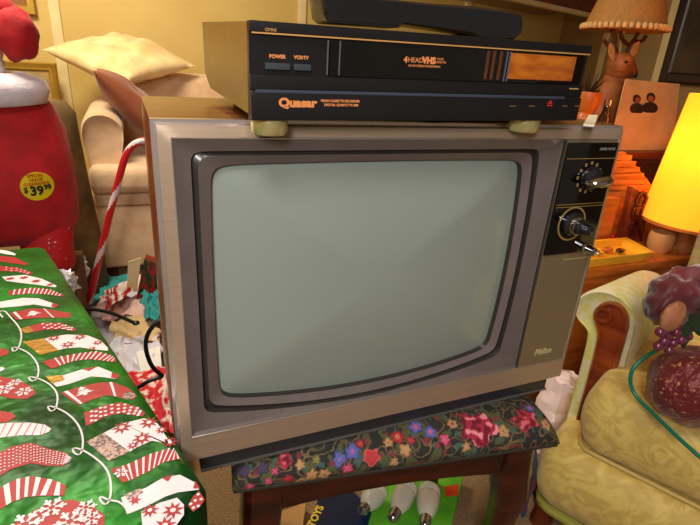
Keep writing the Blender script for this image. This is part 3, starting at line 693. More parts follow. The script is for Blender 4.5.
MB().box((-.195, 1.80, .405), (.67, 2.45, .525), bev=.04).build('seat_cushion', beige, ac, smooth=80)
MB().box((-.19, 1.83, .345), (.665, 2.5, .402), bev=.015).build('seat_frame', beige, ac)
MB().box((-.19, 1.835, .05), (.665, 2.5, .342), bev=.02).build('skirt', beige, ac, 'fabric skirt down to the carpet')
MB().box((-.10, 2.38, .45), (.62, 2.66, .885), bev=.09).build('backrest', beige, ac, smooth=80)
for x in (-.15, .62):
    for y in (1.88, 2.44): MB().box((x - .025, y - .025, 0), (x + .025, y + .025, .06), bev=.004).build('leg', cherry, ac)
# pillows
def pillow(c, sx, sy, th, M, name, m_, label, cat, amp=.1, seed=0):
    N = 36; top = []; bt = []
    for j in range(N + 1):
        for i in range(N + 1):
            u = 2 * i / N - 1; v = 2 * j / N - 1
            k = (1 - abs(u) ** 2.2) ** .55 * (1 - abs(v) ** 2.2) ** .55
            x = u * sx * (1 - .10 * (1 - u * u) * 0 - .09 * (1 - abs(v)) * 0) * (1 - .10 * (1 - v * v)); y = v * sy * (1 - .10 * (1 - u * u))
            w = noise.noise(Vector((u * 2.2 + seed, v * 2.2, 0))) * amp * k + noise.noise(Vector((u * 5, v * 5, seed))) * amp * .35 * k
            top.append(M @ Vector((x, y, th * (k + w))) + Vector(c)); bt.append(M @ Vector((x, y, -th * (k + w * .5))) + Vector(c))
    W2 = N + 1; f_ = [(j * W2 + i, j * W2 + i + 1, (j + 1) * W2 + i + 1, (j + 1) * W2 + i) for j in range(N) for i in range(N)]
    o_ = MB().add(top, f_).add(bt, [g_[::-1] for g_ in f_]).build(name, m_, smooth=80, weld=True)
    return tag(o_, label, cat)
satin = mat('cream_satin', S(240, 216, 160), .38, scale=9, col2=S(216, 178, 116), bump=.5, bscale=14, sheen=.3)
pc = at(122, 58, 1, 2.40)
pillow(pc, .25, .25, .085, (Euler((.30, .03, 0)).to_matrix() @ Euler((0, 0, .72)).to_matrix()), 'throw_pillow', satin, 'puffy cream satin pillow lying on top of the beige armchair back', 'pillow', amp=.35, seed=2)
lea = mat('brown_suede', S(132, 62, 22), .6, scale=6, col2=S(124, 58, 22), sheen=.3)
pillow((.018, 2.06, .750), .22, .16, .075, Euler((0, .80, 0)).to_matrix(), 'throw_pillow', lea, 'brown suede pillow leaning edge-on over the beige chair arm', 'pillow', amp=.15, seed=5)
olive = mat('shaded_olive_fabric', S(116, 88, 42), .85, scale=10, col2=S(84, 62, 30), bump=.5, bscale=30)
m_ = MB().loops([sec((-.285 + dx, 1.68, z), rx, ry) for z, rx, ry, dx in ((.0, .08, .08, .02), (.02, .105, .09, .02), (.25, .10, .09, .02), (.5, .10, .09, .0), (.66, .09, .08, .0), (.76, .075, .07, .01), (.80, .05, .05, .01), (.81, .01, .01, .01))], capend=True)  # made-up sack shape for the upholstery side, its shade put into the olive
tag(m_.build('shaded_upholstery', olive, smooth=70), 'olive brown fabric bundle darkened as if in shade, between the santa doll and the beige armchair', 'upholstery')
# gilt frames behind santa
def gframe(a, b, y, w, label, inner):
    f_ = thing('picture_frame', label, 'picture', ((a[0] + b[0]) / 2, y, a[1]))
    gm = mat('gilt_wood', S(186, 146, 54), .35, .6)
    fl_ = lambda i_, y_: [(a[0] + i_, y_, a[1] + i_), (b[0] - i_, y_, a[1] + i_), (b[0] - i_, y_, b[1] - i_), (a[0] + i_, y_, b[1] - i_)]
    MB().loops([fl_(0, y + .03), fl_(0, y + .006), fl_(w * .15, y), fl_(w * .5, y + .004), fl_(w * .85, y + .001), fl_(w, y + .008), fl_(w, y + .03)]).build('frame', gm, f_)
    MB().box((a[0] + w * .8, y + .012, a[1] + w * .8), (b[0] - w * .8, y + .025, b[1] - w * .8)).build('canvas', inner, f_)
gframe((-1.0, 1.12), (-.40, 1.6), 2.715, .045, 'gilt picture frame on the back wall above the santa doll', mat('amber_canvas', S(150, 90, 30), .5, scale=5, col2=S(90, 50, 20)))
gframe((-.72, .62), (-.335, .90), 2.60, .04, 'small gilt frame propped low behind the santa doll shoulder', mat('olive_canvas', S(120, 112, 70), .5, scale=7, col2=S(180, 150, 90)))

# ---- litter of wrapping paper on the floor
def sheet(name, pts, z, m_, label, cat='wrapping paper', amp=.02, N=22, seed=0, tilt=0):
    """crumpled sheet through four photo corners at height z"""
    c4 = [at(px, py, 2, z) for px, py in pts]; v = []
    for j in range(N + 1):
        for i in range(N + 1):
            u = i / N; w = j / N; p_ = c4[0].lerp(c4[1], u).lerp(c4[3].lerp(c4[2], u), w)
            h_ = noise.noise(Vector((u * 3 + seed, w * 3, 1))) + .5 * abs(noise.noise(Vector((u * 7, w * 7 + seed, 2))))
            e_ = Vector((noise.noise(Vector((w * 4, seed, 5))), noise.noise(Vector((u * 4, seed, 9))), 0)) * .02
            v.append(p_ + e_ + Vector((0, 0, max(-z + .004, amp * (h_ + .3)) + tilt * w)))
    W2 = N + 1; f_ = [(j * W2 + i, j * W2 + i + 1, (j + 1) * W2 + i + 1, (j + 1) * W2 + i) for j in range(N) for i in range(N)]
    m2 = MB().add(v, f_); m2.add([p_ - Vector((0, 0, .0012)) for p_ in v], [g_[::-1] for g_ in f_])
    return tag(m2.build(name, m_, smooth=30), label, cat)
teal = mat('teal_tissue', S(36, 140, 140), .7, bump=.4); tann = mat('tan_tissue', S(206, 176, 130), .8, bump=.4)
lilac = mat('pale_lilac_paper', S(206, 200, 214), .5, bump=.3); pinkw = mat('pink_tissue', S(230, 190, 180), .7, bump=.3)
xm = mat('red_christmas_wrap', S(198, 28, 44), .4, scale=38, col2=S(226, 200, 196), lo=.44, hi=.5, stretch=(1, 1, 1))
xg = mat('striped_wrap', S(190, 30, 44), .45, scale=20, stretch=(4, .4, 1), col2=S(236, 222, 214), lo=.5, hi=.53)
sheet('wrapping_sheet', [(80, 286), (150, 280), (165, 420), (112, 425)], .01, lilac, 'large pale sheet of crumpled paper covering the carpet', amp=.01)
sheet('tissue_sheet', [(78, 268), (108, 276), (104, 302), (82, 304)], .03, teal, 'teal tissue behind the foot of the candy cane', seed=3)
sheet('tissue_sheet', [(100, 278), (134, 276), (120, 292), (100, 298)], .05, teal, 'teal triangle of tissue right of the candy cane', seed=9)
sheet('tissue_sheet', [(98, 300), (138, 296), (150, 318), (102, 322)], .06, pinkw, 'pale pink tissue on the litter pile by the candy cane', amp=.03, seed=4)
sheet('tissue_sheet', [(110, 322), (158, 318), (160, 344), (116, 346)], .07, tann, 'tan tissue paper on the litter pile beside the television', amp=.03, seed=6)
sheet('tissue_sheet', [(140, 296), (162, 292), (164, 320), (146, 322)], .10, teal, 'teal tissue scrap next to the television side', amp=.03, seed=8)
sheet('wrapping_sheet', [(112, 344), (160, 338), (164, 378), (124, 382)], .07, lilac, 'shiny lilac wrapping sheet below the tan tissue', amp=.03, seed=11)
sheet('wrapping_sheet', [(104, 292), (140, 276), (144, 284), (106, 312)], .11, xg, 'red and white striped wrapping scrap lying diagonally', amp=.02, seed=2)
sheet('wrapping_sheet', [(122, 374), (168, 370), (182, 436), (142, 430)], .10, xm, 'red patterned christmas wrapping between gift and television', amp=.03, seed=13)
bxw = [at(px, py, 2, .10) for px, py in ((136, 352), (160, 346), (162, 374), (142, 378))]
o = MB().prism(bxw, (0, 0, -.05)).build('gift_carton', white, smooth=0); tag(o, 'small white carton lying in the wrapping litter', 'box')
# small gift bag
gb = thing('gift_bag', 'small dark gift bag with red and gold print beside the television', 'gift bag', (-.02, 1.45, .02))
bp_ = [at(px, py, 1, 1.45) for px, py in ((136, 300), (156, 306), (163, 266), (144, 260))]
MB().prism(bp_, (.01, .06, 0)).build('bag', mat('christmas_bag_print', S(150, 30, 26), .4, scale=36, col2=S(24, 56, 24), lo=.47, hi=.53), gb, smooth=0)
tg = [at(px, py, 1, 1.44) for px, py in ((127, 290), (137, 292), (141, 258), (128, 262))]
MB().prism(tg, (0, .008, 0)).build('tag', mat('cream_card', S(222, 196, 150), .6), gb, smooth=0)
fl = mat('crumpled_white_foil', S(222, 220, 226), .3, .3, bump=.5, bscale=30)
c = at(65, 284, 1, 1.10); tag(MB().blob(c, (.035, .03, .04), 26, amp=.7, fr=3.5, seed=1).build('foil_ball', fl, smooth=20), 'crumpled silver white foil beside the green gift', 'foil')
c = at(80, 268, 1, 1.52); tag(MB().blob(c, (.025, .02, .06), 26, amp=.7, fr=3, seed=4).build('tissue_ball', white, smooth=20), 'white crumpled tissue below the santa doll foot', 'tissue')
o = MB(); a_ = at(75, 315, 1, 1.36); MB.box(o, (a_.x - .02, 1.36, 0), (a_.x + .018, 1.39, at(75, 268, 1, 1.36).z), bev=.003)
tag(o.build('wooden_post', darkbrown), 'short dark wooden post below the santa doll foot', 'post')
cab = mat('black_cable', S(16, 18, 22), .4)
q = smooth3([at(px, py, 2, .16) for px, py in ((84, 309), (100, 310), (118, 315), (132, 322), (136, 323))]); m_ = MB().tube(q, .006, 10); m_.blob(q[-1], (.012, .010, .008), 12)
tag(m_.build('power_cable', cab, smooth=60), 'short black cable end lying on the wrapping litter', 'cable')
q = smooth3([at(px, py, 1, .42) for px, py in ((166, 318), (156, 322), (147, 334), (145, 348), (151, 366), (160, 374), (163, 376), (158, 378), (148, 381), (138, 388), (126, 392))])
tag(MB().tube(q, .0045, 10).build('power_cable', cab, smooth=60), 'black cord looping down behind the television left side', 'cable')

# ================================================================== RIGHT BACKGROUND
dres = thing('dresser', 'dark red-brown wooden dresser behind the glowing lamp', 'dresser', (1.9, 1.15, 0))
MB().box((1.32, .97, 0), (2.5, 1.42, .70), bev=.004).build('body', cherry, dres); MB().box((1.29, .94, .70), (2.53, 1.44, .728), bev=.004).build('top', redwood, dres)
for i in range(3):
    d_ = MB().box((1.36, .958, .10 + i * .2), (2.46, .975, .27 + i * .2), bev=.004).build('drawer', cherry, dres)
    for x in (1.6, 2.2): MB().blob((x, .945, .185 + i * .2), (.014, .014, .014), 14).build('knob', brass, d_)
# photo card
DZ = .728
card = thing('photo_card', 'pale photo card showing two people leaning on the dresser', 'card', (1.9, 1.0, DZ))
c4 = [at(609, 147, 1, .99), at(672, 152, 1, .99), at(680, 84, 1, 1.03), at(626, 79, 1, 1.03)]
for k_ in (0, 1): c4[k_].z = DZ + .001
MB().prism(c4, (0, .004, 0)).build('card', mat('cream_photo_paper', S(206, 184, 136), .5, scale=8, col2=S(190, 164, 116)), card, smooth=0)
def cp_(px, py): return c4[0].lerp(c4[1], (px - 609) / 66).lerp(c4[3].lerp(c4[2], (px - 624) / 56), (150 - py) / 69)
pr2 = MB()
def disc(mb_, px, py, rx, ry):
    c = at(px, py, 1, 1.005); c.y = 1.0
    v = [at(px + rx * math.cos(a_), py + ry * math.sin(a_), 1, .99 + .04 * (150 - py) / 69 - .002) for a_ in [2 * PI * k / 20 for k in range(20)]]
    mb_.prism(v, (0, .001, 0))
for px, py, rx, ry in ((637, 109, 7, 6), (650, 108, 8, 6), (637, 99, 4, 4.5), (651, 97.5, 4.4, 4.8)): disc(pr2, px, py, rx, ry)
pr2.build('print', mat('dark_print', S(54, 32, 26), .5), card, 'printed dark-haired people')
for px, py, rx, ry in ((637.3, 99.8, 2.3, 2.8), (650.6, 98.6, 2.5, 3.0)):
    pr3 = MB(); disc(pr3, px, py, rx, ry); pr3.v = [(a_, b_ - .0015, c_) for a_, b_, c_ in pr3.v]; pr3.build('print', mat('skin_print', S(166, 92, 58), .5), card, 'printed face or hands')
o = MB(); v = [at(px, py, 1, .95) for px, py in ((612, 152), (640, 150), (652, 158), (640, 168), (615, 168))]
# deer lamp
dl = thing('table_lamp', 'unlit lamp with deer head base and fringed tan shade on the dresser', 'lamp', (1.72, 1.16, DZ))
Y = 1.16
fur = mat('deer_fur', S(176, 100, 46), .6, scale=24, col2=S(140, 72, 30))
m_ = MB()
nk = [at(px, py, 1, Y) for px, py in ((598, 128), (601, 112), (606, 98), (611, 88), (616, 80), (619, 74))]
zb = [Vector((nk[0].x, Y, DZ + .002))] + nk
m_.tube(zb, [.085, .082, .075, .066, .058, .052, .046], 20)
hdp = [at(px, py, 1, Y - .02) for px, py in ((614, 62), (620, 64), (626, 68), (631, 72), (634, 74.5))]
m_.tube(hdp, [.036, .052, .042, .028, .018], 20); m_.blob(hdp[-1], (.016, .016, .015), 14)
m_.blob(nk[-1].lerp(hdp[1], .5), (.056, .052, .056), 22); m_.blob(nk[-1].lerp(hdp[1], .1), (.054, .05, .055), 22)
dr_ = m_.build('deer_figurine', fur, dl, 'brown deer head figurine', smooth=70)
def leaf(c, d_, n2, ln, w, th=.006):
    d_ = d_.normalized(); n2 = n2.normalized(); s_ = d_.cross(n2); out = []
    for k in range(9):
        t = k / 8; ww = w * math.sin(PI * t) ** .7 + .0008; p_ = c + d_ * ln * t
        out.append([p_ + s_ * ww, p_ + n2 * th * .5, p_ - s_ * ww, p_ - n2 * th * .5])
    return out
for px, py, dx, dz in ((613, 60, -.5, .8), (630, 58, .45, 1.0)):
    MB().loops(leaf(at(px, py, 1, Y - .02), Vector((dx, 0, dz)), Vector((0, 1, 0)), .075, .018), capend=True).build('ear', mat('deer_ear', S(206, 160, 96), .6), dr_, smooth=60)
MB().blob(at(626, 62, 1, Y - .072), (.008, .005, .006), 12).build('eye', blackp, dr_, 'black eye'); MB().blob(at(635, 76, 1, Y - .04), (.012, .009, .009), 12).build('nose', blackp, dr_, 'black nose')
an = mat('antler', S(84, 44, 22), .5)
for pts in (((619, 58), (614, 48), (616, 38), (612, 30)), ((617, 50), (608, 46), (604, 40)), ((625, 57), (629, 46), (634, 40), (640, 30)), ((630, 46), (622, 40), (621, 32)), ((634, 41), (642, 42), (646, 36))):
    MB().tube(smooth3([at(px, py, 1, Y - .01) for px, py in pts]), [.008] * 1 * len(smooth3([Vector()] * len(pts))), 8).build('antler', an, dr_, smooth=60)
sc_ = at(624, 30, 1, Y)
MB().tube([at(617, 80, 1, Y + .02), Vector((sc_.x, Y + .02, sc_.z + .1))], .008, 10).build('stem', brass, dl)
shade = mat('tan_lamp_shade', S(184, 132, 66), .7, scale=30, stretch=(6, 6, .3), col2=S(166, 114, 54))
SR = .165
MB().lathe([(SR, 0), (SR * .985, .004), (SR * .82, .09), (SR * .66, .17), (SR * .56, .23), (SR * .55, .23), (SR * .65, .17), (SR * .80, .09), (SR * .96, .004)], Matrix.Translation((sc_.x, Y, sc_.z - .004)), seg=48).build('lamp_shade', shade, dl, smooth=60)
fr_ = MB()
for k in range(44):
    a_ = 2 * PI * k / 44; fr_.blob((sc_.x + SR * 1.01 * math.cos(a_), Y + SR * 1.01 * math.sin(a_), sc_.z + .008), (.0105, .0105, .013), 8)
fr_.build('fringe', mat('cream_fringe', S(226, 184, 120), .7), dl, 'cream scalloped fringe')
# pot with dark foliage, jar
pt = at(590, 118, 1, 1.0)
pot = thing('plant_pot', 'orange plant pot with dark leaves behind the end of the recorder', 'plant pot', (pt.x, 1.03, DZ))
MB().lathe([(0, DZ), (.035, DZ), (.04, .80), (.038, .86), (.03, .875), (.042, .895), (.05, .935), (.046, .955), (.04, .955), (.04, .93), (0, .925)], Matrix.Translation((pt.x + .0, 1.03, 0)), seg=28).build('pot', mat('orange_pot', S(206, 106, 36), .35), pot, smooth=50)
for k in range(14):
    a_ = k * 2.4; d_ = Vector((math.cos(a_), math.sin(a_), .6 + .8 * (k % 3)))
    MB().loops(leaf(Vector((pt.x, 1.03, .935)), d_, Vector((0, 0, 1)), .06 + .02 * (k % 3), .012), capend=True).build('leaf', mat('dark_leaf', S(60, 40, 20), .6), pot, smooth=60)
pj = at(606, 112, 1, .985)
jr = thing('glass_jar', 'dark glass jar standing between orange pot and photo card', 'jar', (pj.x, .985, DZ))
MB().lathe([(0, DZ), (.022, DZ), (.024, .74), (.024, .86), (.015, .885), (.013, .91), (0, .91)], Matrix.Translation((pj.x, .985, 0)), seg=24).build('jar', mat('dark_glass', S(60, 34, 22), .08, spec=.8), jr, smooth=50)
MB().lathe([(0, .91), (.016, .91), (.016, .93), (0, .932)], Matrix.Translation((pj.x, .985, 0)), seg=24).build('lid', chrome, jr, smooth=50)

# low side table with the lit lamp
TT = .43
orw = mat('honey_wood', S(222, 130, 48), .35, scale=7, stretch=(1, 1, 6), col2=S(184, 92, 30))
tb = thing('side_table', 'honey coloured wooden side table under the lit yellow lamp', 'side table', (1.6, .72, 0))
MB().box((1.18, .52, TT - .03), (2.45, .90, TT), bev=.006).build('top', orw, tb); MB().box((1.20, .54, 0), (2.43, .88, TT - .032), bev=.003).build('body', orw, tb)
for i in range(2):
    d_ = MB().box((1.23 + i * .60, .532, .1), (1.80 + i * .60, .545, .34), bev=.004).build('door', orw, tb); MB().blob((1.515 + i * .6, .525, .22), (.012, .012, .012), 12).build('knob', brass, d_)
LX, LY = 1.872, .60
lamp = thing('table_lamp', 'lit table lamp with glowing yellow drum shade at the right edge', 'lamp', (LX, LY, TT))
yl = mat('glowing_yellow_shade', S(255, 196, 40), .7, emit=(1.0, .56, .04, .75), scale=14, stretch=(1, 1, .25), col2=S(250, 180, 30))
_n = yl.node_tree; _t = _n.nodes.new('ShaderNodeBsdfTranslucent'); _t.inputs[0].default_value = (1, .62, .12, 1); _m = _n.nodes.new('ShaderNodeMixShader'); _m.inputs[0].default_value = .4
_n.links.new(_n.nodes['Principled BSDF'].outputs[0], _m.inputs[1]); _n.links.new(_t.outputs[0], _m.inputs[2]); _n.links.new(_m.outputs[0], _n.nodes['Material Output'].inputs[0])
zb_ = .530; zt_ = .980; rb, rt = .166, .124
MB().lathe([(rb, zb_), (rb + .002, zb_ + .004), (rt, zt_), (rt - .003, zt_), (rb - .002, zb_ + .004)], Matrix.Translation((LX, LY, 0)), seg=56).build('lamp_shade', yl, lamp, 'glowing yellow drum shade', smooth=60)
MB().lathe([(rb + .0025, zb_ - .002), (rb + .004, zb_), (rb + .0035, zb_ + .010), (rb + .001, zb_ + .010)], Matrix.Translation((LX, LY, 0)), seg=56).build('shade_trim', mat('orange_trim', S(214, 120, 40), .6), lamp)
MB().lathe([(0, TT), (.07, TT), (.075, TT + .012), (.05, TT + .03), (.022, TT + .05), (.05, TT + .10), (.035, TT + .16), (.012, TT + .19), (.010, TT + .30), (.02, TT + .31), (.02, TT + .34), (0, TT + .345)], Matrix.Translation((LX, LY, 0)), seg=36).build('base', mat('ceramic_amber', S(190, 120, 50), .25), lamp, smooth=50)
MB().blob((LX, LY, .775), (.03, .03, .04), 20).build('bulb', mat('lit_bulb', (1, .85, .5), .5, emit=(1, .7, .3, 8)), lamp, smooth=80)

# things on the side table
def trace(name, pts, y, dp, m_, parent=None, label=None, bend=None):
    v = [at(px, py, 1, y) for px, py in pts]
    return MB().prism(v, (0, dp, 0)).build(name, m_, parent, label, smooth=0)
bh = thing('wooden_house', 'small wooden decorative house with slatted roof on the side table', 'decoration', (1.42, .80, TT))
ry = .80
slat = mat('orange_slats', S(216, 142, 66), .45, scale=9, stretch=(1, 1, 12), col2=S(168, 92, 34))
zr = at(618, 150, 1, ry).z; ze = at(640, 194, 1, ry).z
xl = at(594, 192, 1, ry).x; xr = at(648, 190, 1, ry).x; xc = at(612, 150, 1, ry).x
MB().prism([(xl, ry - .03, ze), (xr, ry - .03, ze), (xr - .01, ry - .03, ze + .03), (xc + .03, ry - .03, zr), (xc - .02, ry - .03, zr)], (0, .13, 0)).build('roof', slat, bh, 'slatted wooden roof', smooth=0)
for k in range(7):
    z_ = ze + .006 + (zr - ze) * k / 7.6; t = (z_ - ze) / (zr - ze); MB().box((xl + (xc - .02 - xl) * t, ry - .036, z_), (xr + (xc + .03 - xr) * t, ry - .029, z_ + (zr - ze) / 9.5), bev=.002).build('slat', slat, bh)
MB().box((xl + .02, ry - .01, TT), (xr - .06, ry + .09, ze), bev=.003).build('wall', orw, bh)
MB().box((xl + .05, ry - .014, TT + .02), (xl + .10, ry - .009, TT + .12), bev=.002).build('door', cherry, bh)
pq = [at(px, py, 1, .70) for px, py in ((622, 240), (641, 247), (651, 198), (632, 187))]
for v_ in pq[:2]: pass
pz = min(v_.z for v_ in pq)
plq = thing('carved_plaque', 'reddish carved wooden plaque with oval rings leaning on the little house', 'plaque', (sum(v_.x for v_ in pq) / 4, .70, TT))
MB().prism([Vector((pq[0].x, .70, TT)), Vector((pq[1].x, .70, TT)), pq[1], pq[2], pq[3], pq[0]], (0, .02, 0)).build('board', mat('carved_wood', S(150, 64, 28), .5, scale=40, col2=S(110, 42, 20)), plq, smooth=0)
for px, py in ((634, 228), (637, 212), (641, 200)):
    c = at(px, py, 1, .697); MB().loops([[(c.x + r * math.cos(t) * .9, y_, c.z + r * math.sin(t) * 1.15) for t in [2 * PI * k / 24 for k in range(24)]] for r, y_ in ((.030, .70), (.030, .693), (.022, .693), (.022, .70), (.012, .70), (.012, .694), (.002, .694))]).build('carved_ring', mat('carved_dark', S(100, 36, 16), .4), plq)
for px, py in ((604, 205), (612, 232)):
    c = at(px, py, 1, .73)
c = at(606, 222, 1, .72)
o = MB().box((c.x - .055, .70, TT), (c.x + .02, .755, at(606, 196, 1, .72).z), bev=.01).build('wooden_block', orw); tag(o, 'orange lit wooden block in front of the little house', 'block')
c = at(617, 226, 1, .74)
o = MB().blob((c.x - .005, .74, TT + .013), (.013, .013, .013), 16).build('red_berry', mat('red_shiny', S(190, 30, 14), .3)); tag(o, 'small red ball next to the carved plaque', 'ball')
tray = thing('amber_tray', 'translucent yellow tray with small trinkets in front of the lamp', 'tray', (1.36, .58, TT))
tp = [Vector((x_, y_, TT + .03)) for x_, y_ in ((1.24, .53), (1.27, .69), (1.66, .68), (1.62, .53))]
am = mat('amber_plastic', S(255, 200, 60), .2, scale=8, col2=S(248, 176, 40))
cn = sum(tp, Vector()) / 4
inn = [p_.lerp(cn, .10) for p_ in tp]
dn = Vector((0, 0, -.029))
MB().loops([[p_ + dn for p_ in inn], tp, [p_ + Vector((0, 0, .003)) for p_ in tp], inn, [p_.lerp(cn, .16) + dn * .8 for p_ in tp]], capend=True).build('tray', am, tray, smooth=20)
for (px, py), r, m_ in (((1.40, .62), .014, chrome), ((1.44, .60), .011, chrome), ((1.50, .62), .014, orw), ((1.54, .60), .012, cherry), ((1.36, .64), .013, orw)):
    c = Vector((px, py, TT + .02)); MB().blob(c, (r * 1.6, r, r * .7), 14, amp=.3).build('trinket', m_, tray, smooth=60)
for i, (px, py, r, lb) in enumerate(((656, 256, .042, 'larger peach ceramic cup under the glowing lamp shade'), (684, 262, .036, 'smaller peach ceramic cup right of the larger one'))):
    c = at(px, py, 1, .60 if i == 0 else .555)
    c.y = .60 if i == 0 else .57
    o = MB().lathe([(0, TT), (r * .7, TT), (r, TT + .02), (r * 1.05, TT + .055), (r * .95, TT + .075), (r * .88, TT + .075), (r * .9, TT + .05), (r * .8, TT + .02), (0, TT + .015)], Matrix.Translation((c.x, c.y, 0)), seg=28).build('cup', mat('peach_ceramic', S(222, 158, 98), .4), smooth=50); tag(o, lb, 'cup', 'peach cups')

# ================================================================== RIGHT ARMCHAIR (damask)
dam = mat('olive_gold_damask', S(228, 200, 108), .62, scale=15, dist=3.0, detail=3, col2=S(208, 178, 90), lo=.42, hi=.58, bump=.6, bscale=34, sheen=.25)
dam2 = mat('pale_green_damask', S(214, 210, 118), .6, scale=16, dist=2.0, detail=3, col2=S(226, 218, 180), lo=.44, hi=.56, bump=.3, bscale=30, sheen=.2)
OX, OY = .834, .050; ang = math.atan2(-.90, .43)
CM = Matrix.Translation((OX, OY, 0)) @ Matrix.Rotation(ang, 4, 'Z')
ch = thing('armchair', 'yellow green damask armchair with carved wooden arm front at the right', 'armchair', (CM @ Vector((.3, .3, 0))).to_tuple(), (0, 0, ang))
def cbox(a, b, bev, seg=1): return MB().box(a, b, M=CM, bev=bev)
def cushion(x0, x1, y0, y1, z0, z1, r, crown=.015, N=40):
    m2 = MB(); v = []; 
    lo_ = []
    for k in range(13):
        t = -PI / 2 + PI * k / 12; off = r * (1 - math.cos(t) ** .8) ; z = (z0 + z1) / 2 + (z1 - z0) / 2 * math.sin(t)
        L_ = []
        for i in range(N * 4):
            s_ = i / N; side = int(s_); f_ = s_ - side; c_ = .04
            a_ = [(x0, y0), (x1, y0), (x1, y1), (x0, y1)][side]; b2 = [(x1, y0), (x1, y1), (x0, y1), (x0, y0)][side]
            x = a_[0] + (b2[0] - a_[0]) * f_; y = a_[1] + (b2[1] - a_[1]) * f_
            dx = min(x - x0, x1 - x); dy = min(y - y0, y1 - y); mx, my = (x0 + x1) / 2, (y0 + y1) / 2
            if dx + dy < c_: # round the corner
                k2 = (c_ - dx - dy) * .35; x += k2 * (1 if x < mx else -1); y += k2 * (1 if y < my else -1)
            l_ = math.hypot(mx - x, my - y); x += (mx - x) / l_ * off; y += (my - y) / l_ * off
            L_.append(CM @ Vector((x, y, z)))
        lo_.append(L_)
    mid = CM @ Vector(((x0 + x1) / 2, (y0 + y1) / 2, z1))
    for q_ in (.25, .55, .85): lo_.append([Vector((p_.x + (mid.x - p_.x) * q_, p_.y + (mid.y - p_.y) * q_, z1 + crown * math.sin(q_ * PI / 2))) for p_ in lo_[12]])
    return m2.loops(lo_, capend=True)
cushion(-.015, .56, -.02, .59, .252, .418, .055).build('seat_cushion', dam, ch, 'plump olive gold seat cushion', smooth=80)
pts = []
for t in range(0, 41): 
    pts.append(CM @ Vector((-.013 + .56 * t / 40, -.006, .252)))
pts = [CM @ Vector((-.004, .12, .253)), CM @ Vector((-.004, .04, .253)), CM @ Vector((.004, .012, .253))] + [CM @ Vector((.02 + .54 * t / 30, -.002 + .0, .253)) for t in range(31)]
MB().tube(pts, .005, 10).build('piping', mat('gold_piping', S(206, 176, 96), .5), ch, 'corded piping below the seat cushion', smooth=60)
cushion(-.07, .60, -.045, .59, .075, .249, .06, 0).build('seat_base', dam, ch, 'damask base with bulging front', smooth=80)
cushion(-.060, .59, -.034, .585, .060, .076, .006, 0).build('base_piping', mat('lime_piping', S(160, 156, 64), .7), ch, smooth=80)
for x, y in ((-.03, .01), (.56, .01), (-.03, .56), (.56, .56)):
    lo_ = []
    for z, r, o_ in ((.075, .038, 0), (.06, .036, -.006), (.03, .024, -.004), (.0, .026, .012)): lo_.append([CM @ Vector((x + r * math.cos(t), y - o_ * 1 + r * math.sin(t), z)) for t in [2 * PI * k / 18 for k in range(18)]])
    MB().loops(lo_, capend=True).build('leg', redwood, ch, 'orange brown wooden leg', smooth=60)
# rolled arm (left as seen in the photo) and its twin
def arm(xc, sgn, y0=.12, y1=.60):
    # cross-section in local x,z : inner side vertical, roll falls outwards
    sc2 = [(.045, .20), (.045, .50), (.040, .545), (.015, .578), (-.025, .592), (-.062, .583), (-.088, .555), (-.092, .525), (-.078, .502), (-.055, .490), (-.045, .47), (-.045, .20)]
    ch_ = lambda L0: [L0[0]] + [((a_[0] * w1 + b_[0] * (1 - w1)), (a_[1] * w1 + b_[1] * (1 - w1))) for a_, b_ in zip(L0, L0[1:]) for w1 in (.75, .25)] + [L0[-1]]
    pp = ch_(ch_(sc2))
    def lp_(y, s_, dz=0): return [CM @ Vector((xc + sgn * (-.012 + (p_[0] + .012) * s_), y, .45 + (p_[1] - .45) * s_ + dz - .01)) for p_ in pp]
    m2 = MB().loops([lp_(y0, .90), lp_(y0 - .006, .97), lp_(y0 + .004, 1), lp_(y1, 1, -.085)], capend=True); m2.f.append(tuple(range(len(pp)))[::-1]); m2.mi.append(0)
    m2.build('arm', dam2, ch, 'pale green damask rolled arm', smooth=50)
    # carved wooden front: scroll and post
    w_ = [(-.022, .20), (-.022, .47), (-.034, .495), (-.044, .512), (-.046, .532), (-.036, .552), (-.014, .562), (.008, .556), (.024, .535), (.030, .50), (.030, .20)]
    w_ = ch_(ch_(w_))
    wl = lambda y, s_: [CM @ Vector((xc + sgn * (-.002 + (p_[0] + .002) * s_), y, .40 + (p_[1] - .40) * (.96 + .04 * s_))) for p_ in w_]
    aw = MB().loops([wl(y0, 1), wl(y0 - .016, 1), wl(y0 - .020, .9), wl(y0 - .020, .72), wl(y0 - .015, .62)], capend=True).build('arm_front', mat('carved_reddish_wood', S(150, 66, 28), .28, scale=8, stretch=(1, 1, 5), col2=S(112, 42, 16), coat=.4), ch, 'carved reddish wooden arm front', smooth=40)
    MB().lathe([(0, 0), (.010, 0), (.012, .004), (.017, .005), (.019, .0), (.019, -.006)], CM @ Matrix.Translation((xc + sgn * -.024, y0 - .018, .527)) @ Matrix.Rotation(PI / 2, 4, 'X'), seg=24).build('scroll', mat('carved_reddish_wood', S(150, 66, 28)), aw, smooth=40)
arm(-.014, 1); arm(.62, -1)
cbox((.03, .62, .10), (.64, .76, .74), .05).build('backrest', mat('grey_tan_damask', S(176, 158, 112), .7, scale=60, col2=S(150, 130, 86), bump=.4), ch, smooth=80)

